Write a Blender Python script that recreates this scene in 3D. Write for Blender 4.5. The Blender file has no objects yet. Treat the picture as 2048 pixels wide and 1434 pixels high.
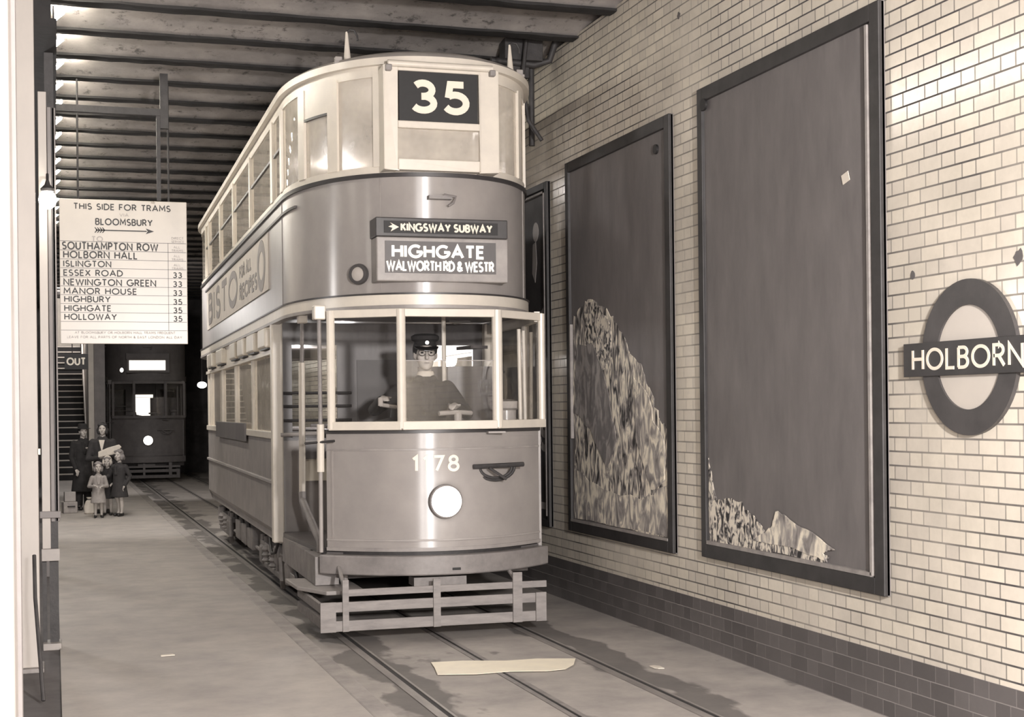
import bpy, bmesh, math, random
from mathutils import Vector, Matrix
random.seed(7)
SC = bpy.context.scene
COL = SC.collection
PI = math.pi
R = math.radians

# ------------------------------------------------------------------ camera, world, lights
YAW, ROLL, FPX = R(17.9), 0.011, 2840.0
cam_d = bpy.data.cameras.new('camera')
cam = bpy.data.objects.new('camera', cam_d)
COL.objects.link(cam)
cam_d.sensor_width = 36.0
cam_d.lens = FPX / 2048 * 36
cam_d.shift_y = (816 - 717) / 2048
cam_d.clip_start = 0.05
fw = Vector((math.sin(YAW), math.cos(YAW), 0)); rt = Vector((math.cos(YAW), -math.sin(YAW), 0)); up = Vector((0, 0, 1))
rt2 = rt * math.cos(ROLL) - up * math.sin(ROLL); up2 = up * math.cos(ROLL) + rt * math.sin(ROLL)
cam.matrix_world = Matrix(((rt2.x, up2.x, -fw.x, 0), (rt2.y, up2.y, -fw.y, 0), (rt2.z, up2.z, -fw.z, 1.9), (0, 0, 0, 1)))
SC.camera = cam
SC.view_settings.view_transform = 'Standard'
SC.view_settings.look = 'None'
SC.view_settings.gamma = 1
SC.view_settings.use_curve_mapping = False
SC.view_settings.exposure = -0.18
W = bpy.data.worlds.new('world'); SC.world = W; W.use_nodes = True
W.node_tree.nodes['Background'].inputs[0].default_value = (1.0, .93, .92, 1)
W.node_tree.nodes['Background'].inputs[1].default_value = 0.25

def lamp(name, kind, loc, power, size=.1, col=(1, .955, .93), aim=None):
    d = bpy.data.lights.new(name, kind); d.energy = power; d.color = col
    d.shadow_soft_size = size
    if kind == 'SPOT': d.spot_size = R(115); d.spot_blend = .5
    o = bpy.data.objects.new(name, d); COL.objects.link(o); o.location = loc
    if aim is not None:
        o.rotation_euler = (Vector(aim) - Vector(loc)).to_track_quat('-Z', 'Y').to_euler()
    return o
lamp('station_lamp_light', 'POINT', (2.4, .25, 3.2), 4400, .2)
lamp('photographer_flash_light', 'POINT', (.7, -.5, 2.2), 1300, .12)
lamp('stair_light', 'POINT', (.6, 42.6, 5.2), 260, .2)
lamp('exit_sign_light', 'POINT', (.5, 34.9, 3.75), 14, .05)
lamp('tram_side_fill_light', 'POINT', (-.75, 13.2, 2.9), 90, .12)  # unseen fills added on the left to brighten the tram side
lamp('tram_side_fill_light', 'POINT', (-.75, 18.2, 2.9), 80, .12)
lamp('tram_side_fill_light', 'POINT', (-.75, 23.2, 3.0), 60, .12)
lamp('waiting_area_fill_light', 'SPOT', (1.0, 21.4, 4.9), 420, .15, aim=(.8, 25, 0))  # unseen fill added to brighten the waiting people
lamp('far_end_fill_light', 'SPOT', (1.6, 31, 4.9), 420, .15, aim=(2.2, 37, 0))  # unseen fill added to lift the dark far end

# ------------------------------------------------------------------ materials
def tint(v):
    k = min(1.0, max(0.0, v))
    return (v, v * (.915 - .005 * k), v * (.925 - .205 * k), 1)

def mat(name, v, rough=.6, var=.12, scale=6, bump=0.0, metal=0.0, spec=.5, stretch=(1, 1, 1), coat=0.0):
    m = bpy.data.materials.new(name); m.use_nodes = True
    nt = m.node_tree; b = nt.nodes['Principled BSDF']
    b.inputs['Roughness'].default_value = rough
    b.inputs['Metallic'].default_value = metal
    b.inputs['Specular IOR Level'].default_value = spec
    b.inputs['Coat Weight'].default_value = coat
    if var > 0:
        tc = nt.nodes.new('ShaderNodeTexCoord'); mp = nt.nodes.new('ShaderNodeMapping')
        mp.inputs['Scale'].default_value = stretch
        nz = nt.nodes.new('ShaderNodeTexNoise'); nz.inputs['Scale'].default_value = scale; nz.inputs['Detail'].default_value = 6
        nz.inputs['Roughness'].default_value = .65
        rp = nt.nodes.new('ShaderNodeValToRGB')
        rp.color_ramp.elements[0].position = .3; rp.color_ramp.elements[1].position = .7
        rp.color_ramp.elements[0].color = tint(v * (1 - var)); rp.color_ramp.elements[1].color = tint(v * (1 + var * .6))
        L = nt.links.new
        L(tc.outputs['Object'], mp.inputs[0]); L(mp.outputs[0], nz.inputs['Vector']); L(nz.outputs[0], rp.inputs[0]); L(rp.outputs[0], b.inputs['Base Color'])
        if bump > 0:
            bp = nt.nodes.new('ShaderNodeBump'); bp.inputs['Strength'].default_value = bump; bp.inputs['Distance'].default_value = .02
            L(nz.outputs[0], bp.inputs['Height']); L(bp.outputs[0], b.inputs['Normal'])
    else:
        b.inputs['Base Color'].default_value = tint(v)
    return m

def emis(name, strength, col=(1, .94, .82)):
    m = bpy.data.materials.new(name); m.use_nodes = True
    b = m.node_tree.nodes['Principled BSDF']
    b.inputs['Base Color'].default_value = (.8, .76, .68, 1)
    b.inputs['Emission Color'].default_value = (*col, 1); b.inputs['Emission Strength'].default_value = strength
    return m

def glass(name, clear=.7, veil=.3, v=.6):
    m = bpy.data.materials.new(name); m.use_nodes = True
    nt = m.node_tree; nt.nodes.clear()
    out = nt.nodes.new('ShaderNodeOutputMaterial')
    tr = nt.nodes.new('ShaderNodeBsdfTransparent'); df = nt.nodes.new('ShaderNodeBsdfDiffuse'); gl = nt.nodes.new('ShaderNodeBsdfGlossy')
    gl.inputs['Roughness'].default_value = .012; df.inputs['Color'].default_value = tint(v)
    gl.inputs['Color'].default_value = (1, .96, .9, 1)
    tc = nt.nodes.new('ShaderNodeTexCoord'); nz = nt.nodes.new('ShaderNodeTexNoise'); nz.inputs['Scale'].default_value = 3.2; nz.inputs['Detail'].default_value = 3
    rp = nt.nodes.new('ShaderNodeMapRange'); rp.inputs[1].default_value = .3; rp.inputs[2].default_value = .72
    rp.inputs[3].default_value = veil * .55; rp.inputs[4].default_value = min(1, veil * 1.5)  # pale diffuse share stands in for reflections on the panes
    m1 = nt.nodes.new('ShaderNodeMixShader'); m2 = nt.nodes.new('ShaderNodeMixShader'); fr = nt.nodes.new('ShaderNodeFresnel')
    fr.inputs[0].default_value = 1.5
    L = nt.links.new
    L(tc.outputs['Object'], nz.inputs['Vector']); L(nz.outputs[0], rp.inputs[0]); L(rp.outputs[0], m1.inputs[0])
    L(tr.outputs[0], m1.inputs[1]); L(df.outputs[0], m1.inputs[2])
    ge = nt.nodes.new('ShaderNodeNewGeometry')   # the reflection belongs to the outer face only
    L(math_node(nt, 'MULTIPLY', fr.outputs[0], math_node(nt, 'SUBTRACT', 1.0, ge.outputs['Backfacing'])), m2.inputs[0]); L(m1.outputs[0], m2.inputs[1]); L(gl.outputs[0], m2.inputs[2]); L(m2.outputs[0], out.inputs[0])
    return m

def math_node(nt, op, a, b=None, c=None):
    n = nt.nodes.new('ShaderNodeMath'); n.operation = op
    for i, q in enumerate((a, b, c)):
        if q is None: continue
        if isinstance(q, (int, float)): n.inputs[i].default_value = q
        else: nt.links.new(q, n.inputs[i])
    return n.outputs[0]

def brick_mat(name, v, vj, h, period, frac, joint, rough, z0=0.0, flemish=True, var=.1, bump=.35):
    """glazed wall bricks in alternating long and short blocks, laid in the Y-Z plane"""
    m = bpy.data.materials.new(name); m.use_nodes = True
    nt = m.node_tree; b = nt.nodes['Principled BSDF']; L = nt.links.new
    tc = nt.nodes.new('ShaderNodeTexCoord'); sp = nt.nodes.new('ShaderNodeSeparateXYZ'); L(tc.outputs['Object'], sp.inputs[0])
    zz = math_node(nt, 'DIVIDE', math_node(nt, 'SUBTRACT', sp.outputs[2], z0), h)
    row = math_node(nt, 'FLOOR', zz); fz = math_node(nt, 'FRACT', zz)
    odd = math_node(nt, 'MODULO', math_node(nt, 'ABSOLUTE', row), 2.0)
    wob = nt.nodes.new('ShaderNodeTexWhiteNoise'); wob.noise_dimensions = '1D'; L(row, wob.inputs['W'])
    u = math_node(nt, 'ADD', math_node(nt, 'DIVIDE', sp.outputs[1], period), math_node(nt, 'ADD', math_node(nt, 'MULTIPLY', odd, .5), math_node(nt, 'MULTIPLY', wob.outputs[0], .06)))
    fu = math_node(nt, 'FRACT', u); cell = math_node(nt, 'FLOOR', u)
    ju = joint / period; jz = joint / h
    second = math_node(nt, 'GREATER_THAN', fu, frac)
    d1 = math_node(nt, 'MINIMUM', fu, math_node(nt, 'SUBTRACT', 1.0, fu))
    d2 = math_node(nt, 'MINIMUM', d1, math_node(nt, 'ABSOLUTE', math_node(nt, 'SUBTRACT', fu, frac)))
    jv = math_node(nt, 'LESS_THAN', d2, ju / 2)
    jh = math_node(nt, 'LESS_THAN', math_node(nt, 'MINIMUM', fz, math_node(nt, 'SUBTRACT', 1.0, fz)), jz / 2)
    # vertical joints are fainter than the bed joints
    jj = math_node(nt, 'MAXIMUM', math_node(nt, 'MULTIPLY', jv, .7), jh)
    nz = nt.nodes.new('ShaderNodeTexNoise'); nz.inputs['Scale'].default_value = .75; nz.inputs['Detail'].default_value = 5; L(tc.outputs['Object'], nz.inputs['Vector'])
    jstr = nt.nodes.new('ShaderNodeMapRange'); jstr.inputs[1].default_value = .35; jstr.inputs[2].default_value = .62; jstr.inputs[3].default_value = .45; jstr.inputs[4].default_value = 1.0
    L(nz.outputs[0], jstr.inputs[0])
    jf = math_node(nt, 'MULTIPLY', jj, jstr.outputs[0])
    wn = nt.nodes.new('ShaderNodeTexWhiteNoise'); wn.noise_dimensions = '3D'
    cb = nt.nodes.new('ShaderNodeCombineXYZ'); L(row, cb.inputs[0]); L(cell, cb.inputs[1]); L(second, cb.inputs[2]); L(cb.outputs[0], wn.inputs[0])
    rp = nt.nodes.new('ShaderNodeValToRGB'); rp.color_ramp.elements[0].color = tint(v * (1 - var)); rp.color_ramp.elements[1].color = tint(v * (1 + var * .4)); L(wn.outputs[0], rp.inputs[0])
    n2 = nt.nodes.new('ShaderNodeTexNoise'); n2.inputs['Scale'].default_value = .9; n2.inputs['Detail'].default_value = 8; n2.inputs['Roughness'].default_value = .7; L(tc.outputs['Object'], n2.inputs['Vector'])
    gr = nt.nodes.new('ShaderNodeMapRange'); gr.inputs[1].default_value = .35; gr.inputs[2].default_value = .6; gr.inputs[3].default_value = .8; gr.inputs[4].default_value = 1.0; L(n2.outputs[0], gr.inputs[0])
    mx0 = nt.nodes.new('ShaderNodeMix'); mx0.data_type = 'RGBA'; mx0.blend_type = 'MULTIPLY'; mx0.inputs[0].default_value = 1.0
    L(rp.outputs[0], mx0.inputs[6]); L(gr.outputs[0], mx0.inputs[7])
    mx = nt.nodes.new('ShaderNodeMix'); mx.data_type = 'RGBA'; L(jf, mx.inputs[0]); L(mx0.outputs[2], mx.inputs[6]); mx.inputs[7].default_value = tint(vj)
    L(mx.outputs[2], b.inputs['Base Color'])
    rr = math_node(nt, 'ADD', math_node(nt, 'MULTIPLY', jj, .5), rough); L(rr, b.inputs['Roughness'])
    bp = nt.nodes.new('ShaderNodeBump'); bp.inputs['Strength'].default_value = bump; bp.inputs['Distance'].default_value = .006; bp.invert = True
    L(jj, bp.inputs['Height']); L(bp.outputs[0], b.inputs['Normal'])
    return m

M = {}
ANI = 0.25
M['cream'] = mat('cream_paint', .66, .35, .08, 5)
M['panel'] = mat('body_red_paint', .31, .3, .12, 3, spec=.9)
_b = M['panel'].node_tree.nodes['Principled BSDF']; _t = M['panel'].node_tree.nodes.new('ShaderNodeTangent'); _t.direction_type = 'RADIAL'; _t.axis = 'Z'
M['panel'].node_tree.links.new(_t.outputs[0], _b.inputs['Tangent']); _b.inputs['Anisotropic'].default_value = .93; _b.inputs['Anisotropic Rotation'].default_value = ANI
M['panel2'] = mat('body_red_paint_worn', .31, .4, .25, 4)
M['bead'] = mat('dark_bead', .045, .4, .2, 8)
M['black'] = mat('black_blind', .014, .6, .2, 20)
M['white'] = mat('white_lettering', .78, .5, 0)
M['iron'] = mat('grey_iron', .26, .55, .3, 7, bump=.2)
M['irondark'] = mat('dark_iron', .04, .6, .4, 9, bump=.3)
M['bumper'] = mat('bumper_steel', .24, .45, .25, 6, bump=.1)
M['timber'] = mat('lifeguard_timber', .27, .65, .25, 5, stretch=(1, 5, 5), bump=.15)
M['roof'] = mat('roof_canvas', .42, .6, .2, 5)
M['inner'] = mat('saloon_lining', .5, .6, .12, 4)
M['wood'] = mat('saloon_wood', .14, .4, .25, 5, stretch=(1, 1, .3))
M['pale'] = mat('pale_grey_paint', .33, .5, .15, 4)
M['glass_upper'] = glass('reflection_pale_upper_glass', .6, .5, .62)  # pale veil painted in place of reflections on the upper windows
M['glass_lower'] = glass('reflection_pale_saloon_glass', .6, .62, .66)  # veil imitates the cream reflections on the saloon windows
M['glass_front'] = glass('windscreen_glass', .9, .006, .5)
M['glass_hazy'] = glass('hazy_windscreen_glass', .9, .03, .5)
M['litblind'] = mat('lit_blind', .10, .5, .1, 6)
M['glow_letter'] = emis('lit_letter', 1.1)
M['lens'] = emis('headlamp_lens_glow', 30)
M['ring'] = mat('lamp_ring', .06, .4, .1)
M['lamplens'] = mat('unlit_lens', .42, .2, .05)
M['advert'] = mat('advert_paper', .55, .6, .12, 4)
M['advert_ink'] = mat('advert_ink', .27, .6, .2, 6)
M['coat'] = mat('dark_coat_cloth', .022, .9, .3, 14)
M['coat2'] = mat('charcoal_cloth', .035, .9, .3, 14)
M['lightcoat'] = mat('light_coat_cloth', .34, .9, .2, 18)
M['skin'] = mat('skin', .45, .6, .08, 14)
M['hair'] = mat('dark_hair', .03, .7, .3, 30)
M['fairhair'] = mat('fair_hair', .22, .7, .3, 30)
M['whitecloth'] = mat('white_cloth', .62, .9, .1, 14)
M['shoe'] = mat('black_leather', .018, .4, .1)
M['poster_board'] = mat('poster_board', .165, .75, .2, 2.2, stretch=(1, 2.2, .7), bump=.12)
M['poster_frame'] = mat('poster_frame', .035, .55, .4, 6)
M['poster_edge'] = mat('worn_frame_bead', .3, .6, .3, 8)
M['poster_dark'] = mat('dark_poster_paper', .05, .6, .3, 4)
M['ivory'] = mat('sign_white_enamel', .55, .3, .05, 3)
M['signink'] = mat('sign_black_ink', .03, .5, .2, 30)
M['faint'] = mat('faded_sign_ink', .38, .5, .1, 30)
M['signdark'] = mat('dark_enamel', .04, .35, .25, 6)
M['signdark2'] = mat('dark_red_enamel', .062, .4, .3, 5)
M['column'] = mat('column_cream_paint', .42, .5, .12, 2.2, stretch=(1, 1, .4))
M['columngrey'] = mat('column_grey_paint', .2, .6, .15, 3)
M['pier'] = mat('pier_cream_paint', .3, .5, .06, 3)
M['rail'] = mat('worn_rail_steel', .3, .55, .25, 10, metal=.25, stretch=(1, .2, 1))
M['railgroove'] = mat('rail_groove_dirt', .03, .8, .3, 10)
M['beam'] = mat('sooty_beam', .018, .8, .45, 5, bump=.4)
M['platform'] = mat('platform_asphalt', .40, .7, .2, 2.5, bump=.1)
M['kerb'] = mat('kerb_stone', .34, .75, .3, 4, bump=.2)
M['shadow_and_spots'] = mat('floor_shadow_and_tile_spots', .12, .8, .25, 4)  # dark tone for the painted column shadow and the tile spots
M['soot'] = mat('sooty_brick', .1, .9, .4, 3, bump=.2)
M['stone'] = mat('pale_plaster', .6, .7, .12, 3)
M['riser'] = mat('stair_riser', .02, .8, .2, 5)
M['nosing'] = mat('stair_nosing', .55, .6, .1, 8)
M['light_patch'] = mat('painted_light_white', .92, .6, .06, 6)  # white for the painted pool of light on the track bed
M['paper'] = mat('scrap_paper', .7, .8, .05, 8)
M['globe'] = emis('lamp_globe_glow', 75)
M['baylamp'] = emis('bay_lamp_glow', 260)
M['winglow'] = emis('lit_window_glow', 1.6)
M['lens2'] = emis('distant_headlamp_glow', 7)
M['brick'] = brick_mat('white_glazed_brick', .74, .07, .0850, .345, .64, .011, .17)
M['dado'] = brick_mat('dark_glazed_brick', .135, .26, .098, .36, .64, .006, .28, z0=.003, var=.22)

def floor_mat():
    m = mat('track_bed_concrete', .38, .75, .25, 2.2, bump=.15)
    nt = m.node_tree; b = nt.nodes['Principled BSDF']; L = nt.links.new
    src = b.inputs['Base Color'].links[0].from_socket
    tc = nt.nodes.new('ShaderNodeTexCoord'); sp = nt.nodes.new('ShaderNodeSeparateXYZ'); L(tc.outputs['Object'], sp.inputs[0])
    nz = nt.nodes.new('ShaderNodeTexNoise'); nz.inputs['Scale'].default_value = 1.7; nz.inputs['Detail'].default_value = 4
    mp = nt.nodes.new('ShaderNodeMapping'); mp.inputs['Scale'].default_value = (1.4, .7, 1); L(tc.outputs['Object'], mp.inputs[0]); L(mp.outputs[0], nz.inputs['Vector'])
    # oily stains that lie in a band along each rail
    def near(x0, wd):
        d = math_node(nt, 'ABSOLUTE', math_node(nt, 'SUBTRACT', sp.outputs[0], x0))
        return math_node(nt, 'SUBTRACT', 1.0, math_node(nt, 'MINIMUM', math_node(nt, 'DIVIDE', d, wd), 1.0))
    n = math_node(nt, 'MAXIMUM', near(2.27, .42), near(3.95, .30))
    q = math_node(nt, 'ADD', math_node(nt, 'MULTIPLY', n, .75), math_node(nt, 'MULTIPLY', math_node(nt, 'SUBTRACT', nz.outputs[0], .5), 2.0))
    mr = nt.nodes.new('ShaderNodeMapRange'); mr.inputs[1].default_value = .33; mr.inputs[2].default_value = .44; L(q, mr.inputs[0])
    f = math_node(nt, 'MULTIPLY', mr.outputs[0], .62)
    mx = nt.nodes.new('ShaderNodeMix'); mx.data_type = 'RGBA'; L(f, mx.inputs[0]); L(src, mx.inputs[6]); mx.inputs[7].default_value = tint(.05)
    L(mx.outputs[2], b.inputs['Base Color'])
    return m
M['floor'] = floor_mat()

def vault_mat():
    m = mat('stained_vault_plaster', .31, .8, .4, 1.6, bump=.15)
    nt = m.node_tree; b = nt.nodes['Principled BSDF']; L = nt.links.new
    src = b.inputs['Base Color'].links[0].from_socket
    tc = nt.nodes.new('ShaderNodeTexCoord'); nz = nt.nodes.new('ShaderNodeTexNoise'); nz.inputs['Scale'].default_value = 7; nz.inputs['Detail'].default_value = 7; nz.inputs['Roughness'].default_value = .75
    L(tc.outputs['Object'], nz.inputs['Vector'])
    mr = nt.nodes.new('ShaderNodeMapRange'); mr.inputs[1].default_value = .56; mr.inputs[2].default_value = .66; mr.inputs[4].default_value = .8; L(nz.outputs[0], mr.inputs[0])
    mx = nt.nodes.new('ShaderNodeMix'); mx.data_type = 'RGBA'; L(mr.outputs[0], mx.inputs[0]); L(src, mx.inputs[6]); mx.inputs[7].default_value = tint(.05)
    L(mx.outputs[2], b.inputs['Base Color'])
    return m
M['vault'] = vault_mat()

def torn_mat(name, lo, hi, scale, stretch, posr, seed):
    m = bpy.data.materials.new(name); m.use_nodes = True
    nt = m.node_tree; b = nt.nodes['Principled BSDF']; L = nt.links.new
    b.inputs['Roughness'].default_value = .85
    tc = nt.nodes.new('ShaderNodeTexCoord'); mp = nt.nodes.new('ShaderNodeMapping'); mp.inputs['Scale'].default_value = stretch; mp.inputs['Location'].default_value = (seed, seed, 0)
    nz = nt.nodes.new('ShaderNodeTexNoise'); nz.inputs['Scale'].default_value = scale; nz.inputs['Detail'].default_value = 5; nz.inputs['Distortion'].default_value = 1.3
    L(tc.outputs['Object'], mp.inputs[0]); L(mp.outputs[0], nz.inputs['Vector'])
    rp = nt.nodes.new('ShaderNodeValToRGB'); e = rp.color_ramp.elements
    e[0].position = posr[0]; e[0].color = tint(lo); e[1].position = posr[1]; e[1].color = tint(hi)
    k = rp.color_ramp.elements.new((posr[0] + posr[1]) / 2); k.color = tint((lo * .3 + hi * .35))
    L(nz.outputs[0], rp.inputs[0]); L(rp.outputs[0], b.inputs['Base Color'])
    return m
M['torn'] = torn_mat('torn_layered_paper', .03, .85, 4.6, (1, 2.8, 1.0), (.36, .60), 3.1)
M['torn_pale'] = torn_mat('torn_pale_paper', .16, .85, 5, (1, 2, 1), (.3, .62), 1.2)
M['torn_spot'] = torn_mat('torn_printed_paper', .03, .75, 11, (1, 1.6, 1.0), (.40, .56), 5.2)
M['torn_grey'] = torn_mat('torn_grey_paper', .14, .34, 4, (1, 2, 1), (.3, .62), 2.2)

# ------------------------------------------------------------------ object helpers
def tag(o, label=None, cat=None, group=None, kind=None):
    if label: o['label'] = label
    if cat: o['category'] = cat
    if group: o['group'] = group
    if kind: o['kind'] = kind
    return o

def thing(name, label, cat, loc=(0, 0, 0), rotz=0.0, group=None):
    o = bpy.data.objects.new(name, None); COL.objects.link(o)
    o.empty_display_size = .2; o.location = loc; o.rotation_euler = (0, 0, rotz)
    return tag(o, label, cat, group)

class MB:
    def __init__(s): s.v = []; s.f = []
    def add(s, vs, fs):
        n = len(s.v); s.v += [tuple(p) for p in vs]; s.f += [tuple(i + n for i in f) for f in fs]; return s
    def box(s, x0, x1, y0, y1, z0, z1):
        return s.add([(x0, y0, z0), (x1, y0, z0), (x1, y1, z0), (x0, y1, z0), (x0, y0, z1), (x1, y0, z1), (x1, y1, z1), (x0, y1, z1)],
                     [(0, 3, 2, 1), (4, 5, 6, 7), (0, 1, 5, 4), (1, 2, 6, 5), (2, 3, 7, 6), (3, 0, 4, 7)])
    def tube(s, pts, r, n=10, caps=True):
        pts = [Vector(p) for p in pts]; rs = r if isinstance(r, (list, tuple)) else [r] * len(pts)
        rings = []; prev = None
        for i, p in enumerate(pts):
            d = (pts[min(i + 1, len(pts) - 1)] - pts[max(i - 1, 0)]).normalized()
            if prev is None:
                a = Vector((0, 0, 1)) if abs(d.z) < .9 else Vector((1, 0, 0)); u = d.cross(a).normalized()
            else: u = (prev - d * prev.dot(d)).normalized()
            prev = u; w = d.cross(u)
            rings.append([p + (u * math.cos(2 * PI * k / n) + w * math.sin(2 * PI * k / n)) * rs[i] for k in range(n)])
        return s.loft(rings, caps)
    def loft(s, rings, caps=True, closed=True):
        n = len(rings[0]); vs = [p for r in rings for p in r]; fs = []
        for i in range(len(rings) - 1):
            for k in range(n if closed else n - 1):
                a, b = i * n + k, i * n + (k + 1) % n; fs.append((a, b, b + n, a + n))
        if caps and closed:
            fs.append(tuple(range(n - 1, -1, -1))); fs.append(tuple((len(rings) - 1) * n + k for k in range(n)))
        return s.add(vs, fs)
    def disc(s, c, axis, r, t, n=32, r2=None):
        c = Vector(c); a = Vector(axis).normalized()
        return s.tube([c - a * t / 2, c + a * t / 2], [r, r2 or r], n)
    def lathe(s, c, axis, prof, n=28):
        """prof: (radius, offset along the axis)"""
        c = Vector(c); a = Vector(axis).normalized(); h = Vector((0, 0, 1)) if abs(a.z) < .9 else Vector((1, 0, 0)); u = a.cross(h).normalized(); w = a.cross(u)
        return s.loft([[c + a * o + (u * math.cos(2 * PI * k / n) + w * math.sin(2 * PI * k / n)) * max(r, 1e-4) for k in range(n)] for r, o in prof])
    def poly(s, pts, off):
        """prism: a polygon and its extrusion by the vector off"""
        o = Vector(off); P = [Vector(p) for p in pts]; n = len(P)
        return s.add(P + [p + o for p in P], [tuple(range(n - 1, -1, -1)), tuple(range(n, 2 * n))] + [(k, (k + 1) % n, (k + 1) % n + n, k + n) for k in range(n)])
    def capsule(s, p0, p1, r0, r1, n=12):
        p0, p1 = Vector(p0), Vector(p1); d = (p1 - p0).normalized() if (p1 - p0).length > 1e-6 else Vector((0, 0, 1)); pts = []; rs = []
        for k in range(5):
            a = PI / 2 * (1 - k / 4); pts.append(p0 - d * r0 * math.sin(a)); rs.append(max(r0 * math.cos(a), 1e-3))
        for k in range(5):
            a = PI / 2 * k / 4; pts.append(p1 + d * r1 * math.sin(a)); rs.append(max(r1 * math.cos(a), 1e-3))
        return s.tube(pts, rs, n)
    def ell(s, c, r, n=14):
        rings = []
        for i in range(n + 1):
            a = -PI / 2 + PI * i / n; q = max(math.cos(a), .01)
            rings.append([(c[0] + r[0] * q * math.cos(2 * PI * k / (2 * n)), c[1] + r[1] * q * math.sin(2 * PI * k / (2 * n)), c[2] + r[2] * math.sin(a)) for k in range(2 * n)])
        return s.loft(rings)
    def rings(s, spec, n=20):
        """spec: (cx, cy, z, rx, ry)"""
        return s.loft([[(cx + rx * math.cos(2 * PI * k / n), cy + ry * math.sin(2 * PI * k / n), z) for k in range(n)] for cx, cy, z, rx, ry in spec])
    def build(s, name, m, parent=None, smooth=False, bevel=0.0, label=None):
        me = bpy.data.meshes.new(name); me.from_pydata(s.v, [], s.f)
        bm = bmesh.new(); bm.from_mesh(me); bmesh.ops.remove_doubles(bm, verts=bm.verts, dist=1e-5); bmesh.ops.recalc_face_normals(bm, faces=bm.faces); bm.to_mesh(me); bm.free()
        for q in (m if isinstance(m, list) else [m]): me.materials.append(q)
        o = bpy.data.objects.new(name, me); COL.objects.link(o)
        if parent: o.parent = parent
        if smooth:
            for p in me.polygons: p.use_smooth = True
            try: me.set_sharp_from_angle(angle=R(40))
            except Exception: pass
        if bevel:
            md = o.modifiers.new('bevel', 'BEVEL'); md.width = bevel; md.segments = 2; md.limit_method = 'ANGLE'
        if label: o['label'] = label
        return o

def build_each(mbs, name, m, parent, **k):
    return [q.build(name, m, parent, **k) for q in mbs]

def remesh_build(mb, name, m, parent, voxel, label=None):
    """one continuous skin over overlapping pieces"""
    me = bpy.data.meshes.new(name); me.from_pydata(mb.v, [], mb.f)
    bm = bmesh.new(); bm.from_mesh(me); bmesh.ops.recalc_face_normals(bm, faces=bm.faces); bm.to_mesh(me); bm.free()
    o = bpy.data.objects.new(name, me); COL.objects.link(o)
    md = o.modifiers.new('r', 'REMESH'); md.mode = 'VOXEL'; md.voxel_size = voxel; md.use_smooth_shade = True
    sm = o.modifiers.new('s', 'SMOOTH'); sm.factor = .5; sm.iterations = 3
    bpy.context.view_layer.update()
    dg = bpy.context.evaluated_depsgraph_get()
    me2 = bpy.data.meshes.new_from_object(o.evaluated_get(dg))
    o.modifiers.clear(); o.data = me2; me2.name = name
    me2.materials.clear(); me2.materials.append(m)
    o.parent = parent
    if label: o['label'] = label
    return o

def struct(name, mb, m, **k):
    o = mb.build(name, m, **k); o['kind'] = 'structure'; return o

def copy_tree(o, parent=None, skip=()):
    c = o.copy(); COL.objects.link(c); c.parent = parent
    for ch in [x for x in bpy.data.objects if x.parent == o]:
        if ch.name.split('.')[0] in skip: continue
        copy_tree(ch, c, skip)
    return c

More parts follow.
